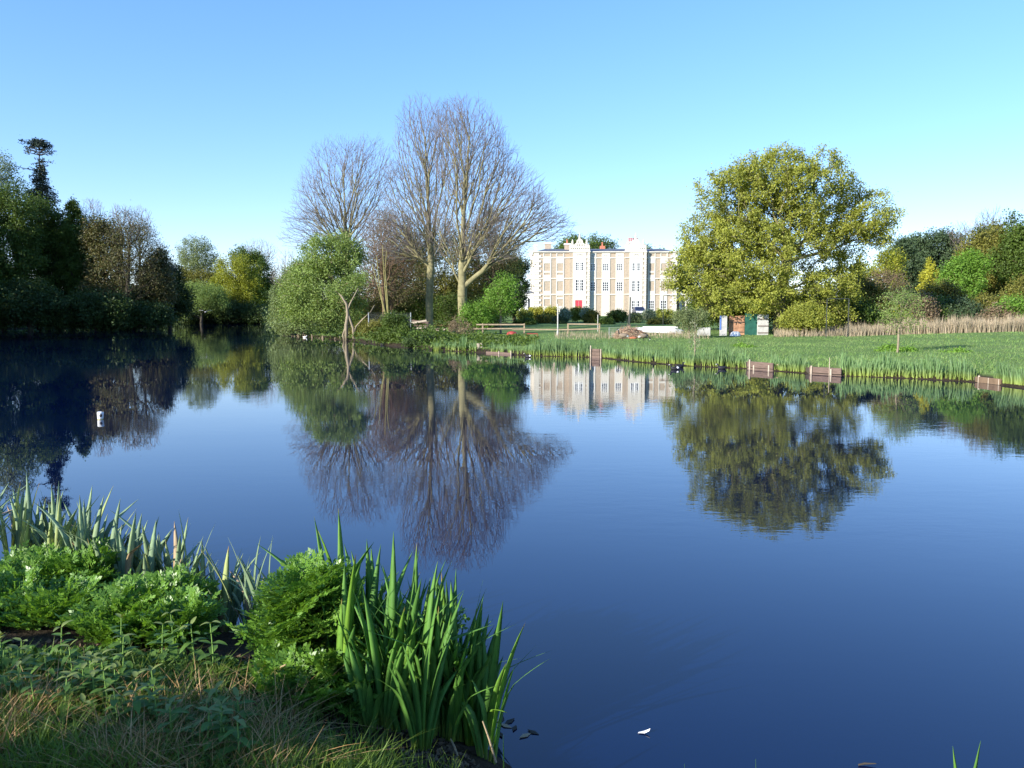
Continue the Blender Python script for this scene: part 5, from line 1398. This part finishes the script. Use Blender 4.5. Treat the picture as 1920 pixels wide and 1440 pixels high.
iris_clump('dense pale blue green irises beyond the left bush', fill_bases([(-3.0, 5.5), (-3.15, 5.55), (-3.3, 5.55), (-3.2, 5.4), (-2.95, 5.35), (-3.1, 5.3)], 13, .1), 'iris_blue', (.6, .86), GI, 6, (.05, .03), .2, .05)
iris_clump('dense pale blue green irises at the left edge, nearest part', fill_bases([(-3.5, 5.6), (-3.65, 5.65), (-3.8, 5.7), (-3.55, 5.45), (-3.4, 5.5), (-3.6, 5.4)], 13, .1), 'iris_blue', (.62, .85), GI, 6, (.05, .03), .2, .04)
iris_clump('pale blue green irises at the far left edge of the bank', fill_bases([(-4.0, 5.8), (-4.2, 5.9), (-4.05, 5.6), (-4.4, 6.1), (-3.9, 5.5)], 11, .11), 'iris_blue', (.6, .85), GI, 6, (.03, .03), .2, .04)
# leaf tips that show over the bottom edge
for (px, py, D, l) in ((1785, 1396, 2.65, 'iris leaf tip leaning left at the bottom right'), (1842, 1390, 2.68, 'iris leaf tip leaning right at the bottom right'), (1286, 1432, 2.72, 'tiny iris leaf tip at the bottom right of centre'), (1420, 1422, 2.7, 'thin iris leaf tip at the bottom, left of the right corner pair'), (945, 1378, 3.05, 'single upright iris leaf just right of the big clump')):
    tp = at(px, py, D); bx, by = tp.x + (-.12 if px == 1842 else .1 if px == 1785 else 0), D - .02
    zb = max(g1(bx, by), -.05) - .05
    r = empty('iris_shoot', (bx, by, zb), l, 'iris', 'lone iris leaves at the bottom edge')
    v = tp - Vector((bx, by, zb)); h = v.length
    o = link('leaf', iris_leaf_mesh(h, .026, .02, .3, M['iris_green']), r)
    o.rotation_euler = v.to_track_quat('Z', 'Y').to_euler()

# ---- lush parsley-leaved plants
def leaflet(V, T_, p, u, n, L, mat=None):
    """three pointed lobes"""
    w = n.cross(u)
    n = (n + Vector((rnd.gauss(0, .45), rnd.gauss(0, .45), rnd.gauss(0, .45)))).normalized(); n = (n - u * n.dot(u)).normalized(); w = n.cross(u)
    for ang, k in ((-.75, .68), (0, 1), (.75, .68)):
        d = (u * math.cos(ang) + w * math.sin(ang)).normalized(); s = n.cross(d)
        q = p + u * L * .2 * (k == 1)
        i = len(V)
        V += [q, q + d * L * k * .55 + s * L * .24 * k + n * L * .05, q + d * L * k + n * L * -.06, q + d * L * k * .55 - s * L * .24 * k + n * L * .05]
        T_ += [(i, i + 1, i + 2, i + 3)]
def frond_mesh(seed, Lf=.30):
    r_ = random.Random(seed)
    V = []; T_ = []
    pts = []
    n = 8
    curve = r_.uniform(.25, .7)
    for i in range(n + 1):
        t = i / n
        pts.append(Vector((Lf * curve * t * t * .6, r_.gauss(0, .003), Lf * t * (1 - .25 * curve * t))))
    for i in range(2, n + 1):
        p = pts[i]; d = (pts[i] - pts[i - 1]).normalized(); t = i / n
        nn = Vector((-d.z, 0, d.x)).normalized()
        nn = -nn
        if i == n:
            for k in (-.6, 0, .6): leaflet(V, T_, p, (d + Vector((0, k, 0))).normalized(), nn, .03)
            break
        for sgn in (-1, 1):
            pl = Lf * .42 * (1 - .75 * (t - .2)) * r_.uniform(.8, 1.1)
            pd = (d * .75 + Vector((0, sgn, 0)) * .9 + nn * r_.uniform(-.25, .35)).normalized()
            m = 4 if t < .7 else 3
            for j in range(1, m + 1):
                q = p + pd * pl * j / m
                if j == m: leaflet(V, T_, q, pd, nn, .034 * r_.uniform(.8, 1.2))
                else:
                    for s2 in (-1, 1):
                        side = (pd * .5 + nn.cross(pd) * s2).normalized()
                        leaflet(V, T_, q, (side + nn * r_.uniform(-.2, .2)).normalized(), (nn + Vector((r_.gauss(0, .2), r_.gauss(0, .2), 0))).normalized(), .028 * r_.uniform(.8, 1.25))
            # pinna stalk
            i0 = len(V); sd_ = nn * .0012
            V += [p - sd_, p + sd_, p + pd * pl + sd_ * .5, p + pd * pl - sd_ * .5]; T_ += [(i0, i0 + 1, i0 + 2, i0 + 3)]
    for i in range(n):
        for ax in (Vector((0, .0022, 0)), Vector((.0022, 0, 0))):
            i0 = len(V); V += [pts[i] - ax, pts[i] + ax, pts[i + 1] + ax * .8, pts[i + 1] - ax * .8]; T_ += [(i0, i0 + 1, i0 + 2, i0 + 3)]
    return mesh_np('frond', np.array([tuple(v) for v in V]), np.array(T_), M['parsley'])
FR = [frond_mesh(50 + i, rnd.uniform(.24, .32)) for i in range(8)]
def leafy_plant(label, blobs, n, group='lush leafy plants on the near bank'):
    cx, cy = blobs[0][0][0], blobs[0][0][1]; z0 = g1(cx, cy) - .02
    r = empty('leafy_plant', (cx, cy, z0), label, 'plant', group)
    vols = [b[1][0] * b[1][1] * b[1][2] for b in blobs]
    for i in range(n):
        (c, rad) = rnd.choices(blobs, vols)[0]
        u = Vector((rnd.gauss(0, 1), rnd.gauss(0, 1), rnd.gauss(.1, 1))).normalized()
        k = rnd.uniform(.35, .95)
        p = Vector(c) + Vector((u.x * rad[0], u.y * rad[1], u.z * rad[2])) * k
        d = (Vector((u.x, u.y, 0)) * .7 + Vector((0, -.1, .95 + .6 * max(u.z, 0)))).normalized()
        p = p - d * .17
        p.z = max(p.z, z0 + .02)
        o = link('frond', rnd.choice(FR), r)
        q = d.to_track_quat('Z', 'X')
        # the frond's upper face (+x bends) faces outward
        o.rotation_mode = 'QUATERNION'
        out_ = Vector((u.x, u.y, 0)).normalized()
        xd = (out_ - d * out_.dot(d)).normalized(); yd = d.cross(xd)
        o.rotation_quaternion = Matrix((xd, yd, d)).transposed().to_quaternion() @ Euler((0, 0, rnd.gauss(0, .6))).to_quaternion()
        o.location = p - r.location
        s = rnd.uniform(.75, 1.1); o.scale = (s, s, s)
    for i in range(9):
        (c, rad) = rnd.choices(blobs, vols)[0]
        a = rnd.uniform(0, 6.28); k = rnd.uniform(.2, .7)
        tp = Vector((c[0] + math.cos(a) * rad[0] * k, c[1] + math.sin(a) * rad[1] * k, c[2] + rad[2] * .5))
        b = Vector((c[0] + math.cos(a) * rad[0] * .2, c[1] + math.sin(a) * rad[1] * .2, z0))
        MB().tube([b - r.location, (b * .5 + tp * .5) + Vector((0, 0, .05)) - r.location, tp - r.location], [.008, .006, .004], 6).build('stem', M['parsley_stem'], r)
def nb(px, py, D, rx, rz, ry=None):
    c = at(px, py, D); s = D / F
    return (tuple(c), (rx * s, ry or rx * s * .9, rz * s))
leafy_plant('tall bright parsley leaved bush beside the green iris clump', [nb(575, 1150, 3.85, 90, 105, .26), nb(600, 1270, 3.7, 115, 90, .24), nb(525, 1180, 3.9, 40, 55, .15), nb(575, 1095, 3.9, 60, 50, .18), nb(560, 1350, 3.45, 70, 50, .15), nb(640, 1330, 3.5, 60, 60, .16)], 298)
leafy_plant('lush parsley leaved bush in the left middle with sunlit right side', [nb(270, 1190, 4.35, 95, 80, .3), nb(345, 1225, 4.1, 55, 72, .2), nb(330, 1130, 4.5, 50, 40, .2), nb(220, 1225, 4.1, 90, 50, .2)], 260)
leafy_plant('lush parsley leaved bush cut by the left edge of the view', [nb(60, 1150, 4.8, 95, 80, .35), nb(150, 1140, 4.9, 60, 70, .3), nb(20, 1200, 4.4, 90, 60, .3), nb(110, 1215, 4.3, 80, 50, .25)], 270)
leafy_plant('small low leafy plant at the foot of the green iris clump', [nb(790, 1180, 3.95, 50, 40, .12), nb(740, 1230, 3.8, 40, 70, .12)], 26)

# ---- nettles
def ovate(L, W, droop, n=5):
    V = []; Q = []
    for i in range(n + 1):
        t = i / n; w = W * math.sin(math.pi * min(.999, t * .92 + .06)) ** .8 * (1 - .25 * t) if i < n else .0005
        z = L * .15 * t - droop * L * t * t; x = L * t
        jag = .88 if i % 2 else 1.0
        V += [(x, -w * jag / 2, z + w * .12), (x, 0, z), (x, w * jag / 2, z + w * .12)]
    for i in range(n):
        a = i * 3; Q += [(a, a + 1, a + 4, a + 3), (a + 1, a + 2, a + 5, a + 4)]
    return np.array(V), np.array(Q)
NLM = {k: [mesh_np('nettle_leaf', *ovate(.085, .045, d), M[k]) for d in (.2, .45, .7)] for k in ('nettle', 'nettle_top')}
NST = MB().tube([(0, 0, 0), (.01, 0, .12), (0, 0, .26)], [.004, .0035, .0025], 5).mesh('nettle_stem', M['parsley_stem'])
def nettle(x, y, h, label):
    z = g1(x, y) - .01
    r = empty('nettle', (x, y, z), label, 'nettle', 'nettles in the shade of the near bank', rnd.uniform(0, 6.28))
    st = link('stem', NST, r); st.scale = (1, 1, h / .26)
    for k in range(5):
        zz = h * (.3 + .7 * k / 4)
        for s in (0, math.pi):
            o = link('leaf', rnd.choice(NLM['nettle_top' if k == 4 else 'nettle']), r)
            o.location = (0, 0, zz); sc = (1.15 - .14 * k) * rnd.uniform(.85, 1.15); o.scale = (sc, sc, sc)
            o.rotation_euler = (0, rnd.uniform(-.5, .1) - (.3 if k == 4 else 0), s + k * math.pi / 2 + rnd.gauss(0, .2))
npts = []
for i in range(60):
    px = rnd.uniform(-20, 450); py = rnd.uniform(1275, 1350) + (px / 450) * 55 + (25 if px > 300 else 0)
    x, y = wl(px, py, .38)
    npts.append((x, y))
for i, (x, y) in enumerate(npts):
    nettle(x, y, rnd.uniform(.12, .22) * (1.1 if y > 3.4 else 1), 'young nettle in the shaded patch below the leafy bushes')
for i in range(8):
    x, y = wl(rnd.uniform(60, 420), rnd.uniform(1225, 1265), .4)
    nettle(x, y, rnd.uniform(.2, .3), 'taller nettle right under the leafy bushes')

# ---- grass, straw, litter in the near corner
def near_pts(n, pxr, pyr):
    px = rng.uniform(*pxr, n); py = rng.uniform(*pyr, n)
    X = np.array([wl(a, b, .36) for a, b in zip(px, py)])
    d = pond_sd(X[:, 0], X[:, 1]); k = d > .12
    X = X[k]
    return np.column_stack([X, gh(X[:, 0], X[:, 1]) - .01]), px[k], py[k]
B, px, py = near_pts(19000, (-60, 720), (1255, 1500))
keep = rng.uniform(0, 1, len(B)) < np.where((px > 430) & (py < 1390), .12, 1) * (.35 + .65 * (np.sin(B[:, 0] * 7) * np.cos(B[:, 1] * 9 + 1) > -.25))
blades('near_grass', B[keep], rng.uniform(.05, .17, keep.sum()), rng.uniform(.004, .009, keep.sum()), M['grass_near'], .9, 1.3, label='tousled green grass in the near left corner', segs=4)
B, px, py = near_pts(6000, (-40, 560), (1310, 1480))
keep = rng.uniform(0, 1, len(B)) < (.08 + 1.0 * ((px < 300) & (py > 1335)) * (np.sin(B[:, 0] * 5.1 + 1) > -.6) + .35 * (px >= 300))
blades('dead_grass', B[keep], rng.uniform(.08, .22, keep.sum()), rng.uniform(.003, .006, keep.sum()), M['straw_near'], 1.3, 1.6, label='matted dead brown grass in the near left corner', segs=4)
B, px, py = near_pts(1500, (480, 860), (1370, 1500))
blades('near_grass', B, rng.uniform(.04, .12, len(B)), rng.uniform(.003, .006, len(B)), M['grass_near'], .6, 1.0, label='short grass at the foot of the iris clump', segs=3)
B, px, py = near_pts(6000, (-60, 900), (1200, 1500))
link('leaf_litter', leaves_mesh('leaf_litter', B + np.array([0, 0, .015]), .03, M['straw_near'] if False else solid('litter', (.10, .07, .04), .9, .5, 20), aspect=.6, up=1.5), kind='stuff')
# low creeping leaves so that soil does not read as bare
B, px, py = near_pts(9000, (-60, 470), (1230, 1400))
B[:, 2] += rng.uniform(.01, .07, len(B))
o = link('creeping_weeds', leaves_mesh('creeping_weeds', B, .045, M['nettle'], aspect=.7, up=1.6, kite=False), kind='stuff')
o['label'] = 'low creeping weeds between the nettles'
# dead stalks
for (a, b, l) in (((985, 0), 0, ''),) if False else ():
    pass
def stalk(p, q, label, rad=.004, mt='straw_stalk'):
    r = Vector(p)
    o = MB().tube([(0, 0, 0), (Vector(q) - r) * .5 + Vector((0, 0, .01)), Vector(q) - r], [rad, rad * .8, rad * .5], 6).build('dead_stalk', M['iris_dry'], None, loc=r)
    tag(o, label, 'stalk', 'dead stalks on the near bank')
stalk(at(318, 1120, 5.0), at(340, 1048, 5.0), 'broken brown stalk sticking up between the middle irises', .007)
stalk(at(520, 1262, 3.5), at(536, 1246, 3.45), 'short brown stalk in the dark gap left of the tall leafy bush', .006)
stalk(at(930, 1430, 3.3), at(905, 1352, 3.35), 'curled pale dead leaf at the water foot of the big clump', .006)
stalk(at(70, 1345, 3.2), at(78, 1312, 3.2), 'short upright straw in the grass at the left', .004)
stalk(at(860, 1425, 3.3), at(845, 1385, 3.35), 'reddish dead stem at the base of the big iris clump', .006)
# litter floating by the clump
fl = [(930, 1352), (942, 1349), (955, 1354), (948, 1362), (965, 1366), (938, 1378), (985, 1380), (1000, 1374)]
for i, (a, b) in enumerate(fl):
    x, y = wl(a, b)
    L_ = rnd.uniform(.02, .04); W_ = L_ * .4
    o = MB().add([(-L_, 0, .002), (0, -W_, .004), (L_, 0, .006), (0, W_, .004), (-L_, 0, .0), (0, -W_, .001), (L_, 0, .002), (0, W_, .001)], [(0, 1, 2, 3), (7, 6, 5, 4), (0, 4, 5, 1), (1, 5, 6, 2), (2, 6, 7, 3), (3, 7, 4, 0)]).build('floating_leaf', M['iris_dry'] if i % 3 == 0 else M['bark_dark'], None, loc=(x, y, .001))
    o.rotation_euler = (0, 0, rnd.uniform(0, 6.28))
    tag(o, 'dead leaf fragment floating beside the big iris clump, %s from the left' % ('first second fourth third sixth fifth seventh eighth'.split()[i]), 'leaf', 'leaves floating by the iris clump')
x, y = wl(1208, 1375)
r = empty('floating_feather', (x, y, .002), 'small white curled feather floating alone at the bottom centre right', 'feather')
MB().tube([(-.03, 0, .0), (0, .004, .004), (.025, 0, .014), (.03, 0, .022)], [.002, .0015, .001, .0006], 5).build('quill', M['white'], r)
MB().add([(-.028, -.004, .002), (0, -.011, .004), (.022, -.007, .013), (.03, 0, .024), (.022, .009, .014), (0, .013, .005), (-.028, .005, .002), (0, 0, .009)], [(0, 1, 7), (1, 2, 7), (2, 3, 7), (3, 4, 7), (4, 5, 7), (5, 6, 7), (6, 0, 7)]).build('vane', M['white'], r)
x, y = wl(1622, 1436)
r = empty('floating_twig', (x, y, .003), 'dark twig floating at the bottom edge right of centre', 'twig')
MB().tube([(-.03, 0, .002), (0, .004, .006), (.05, .0, .008)], [.004, .005, .002], 6).build('twig', M['bark_dark'], r)
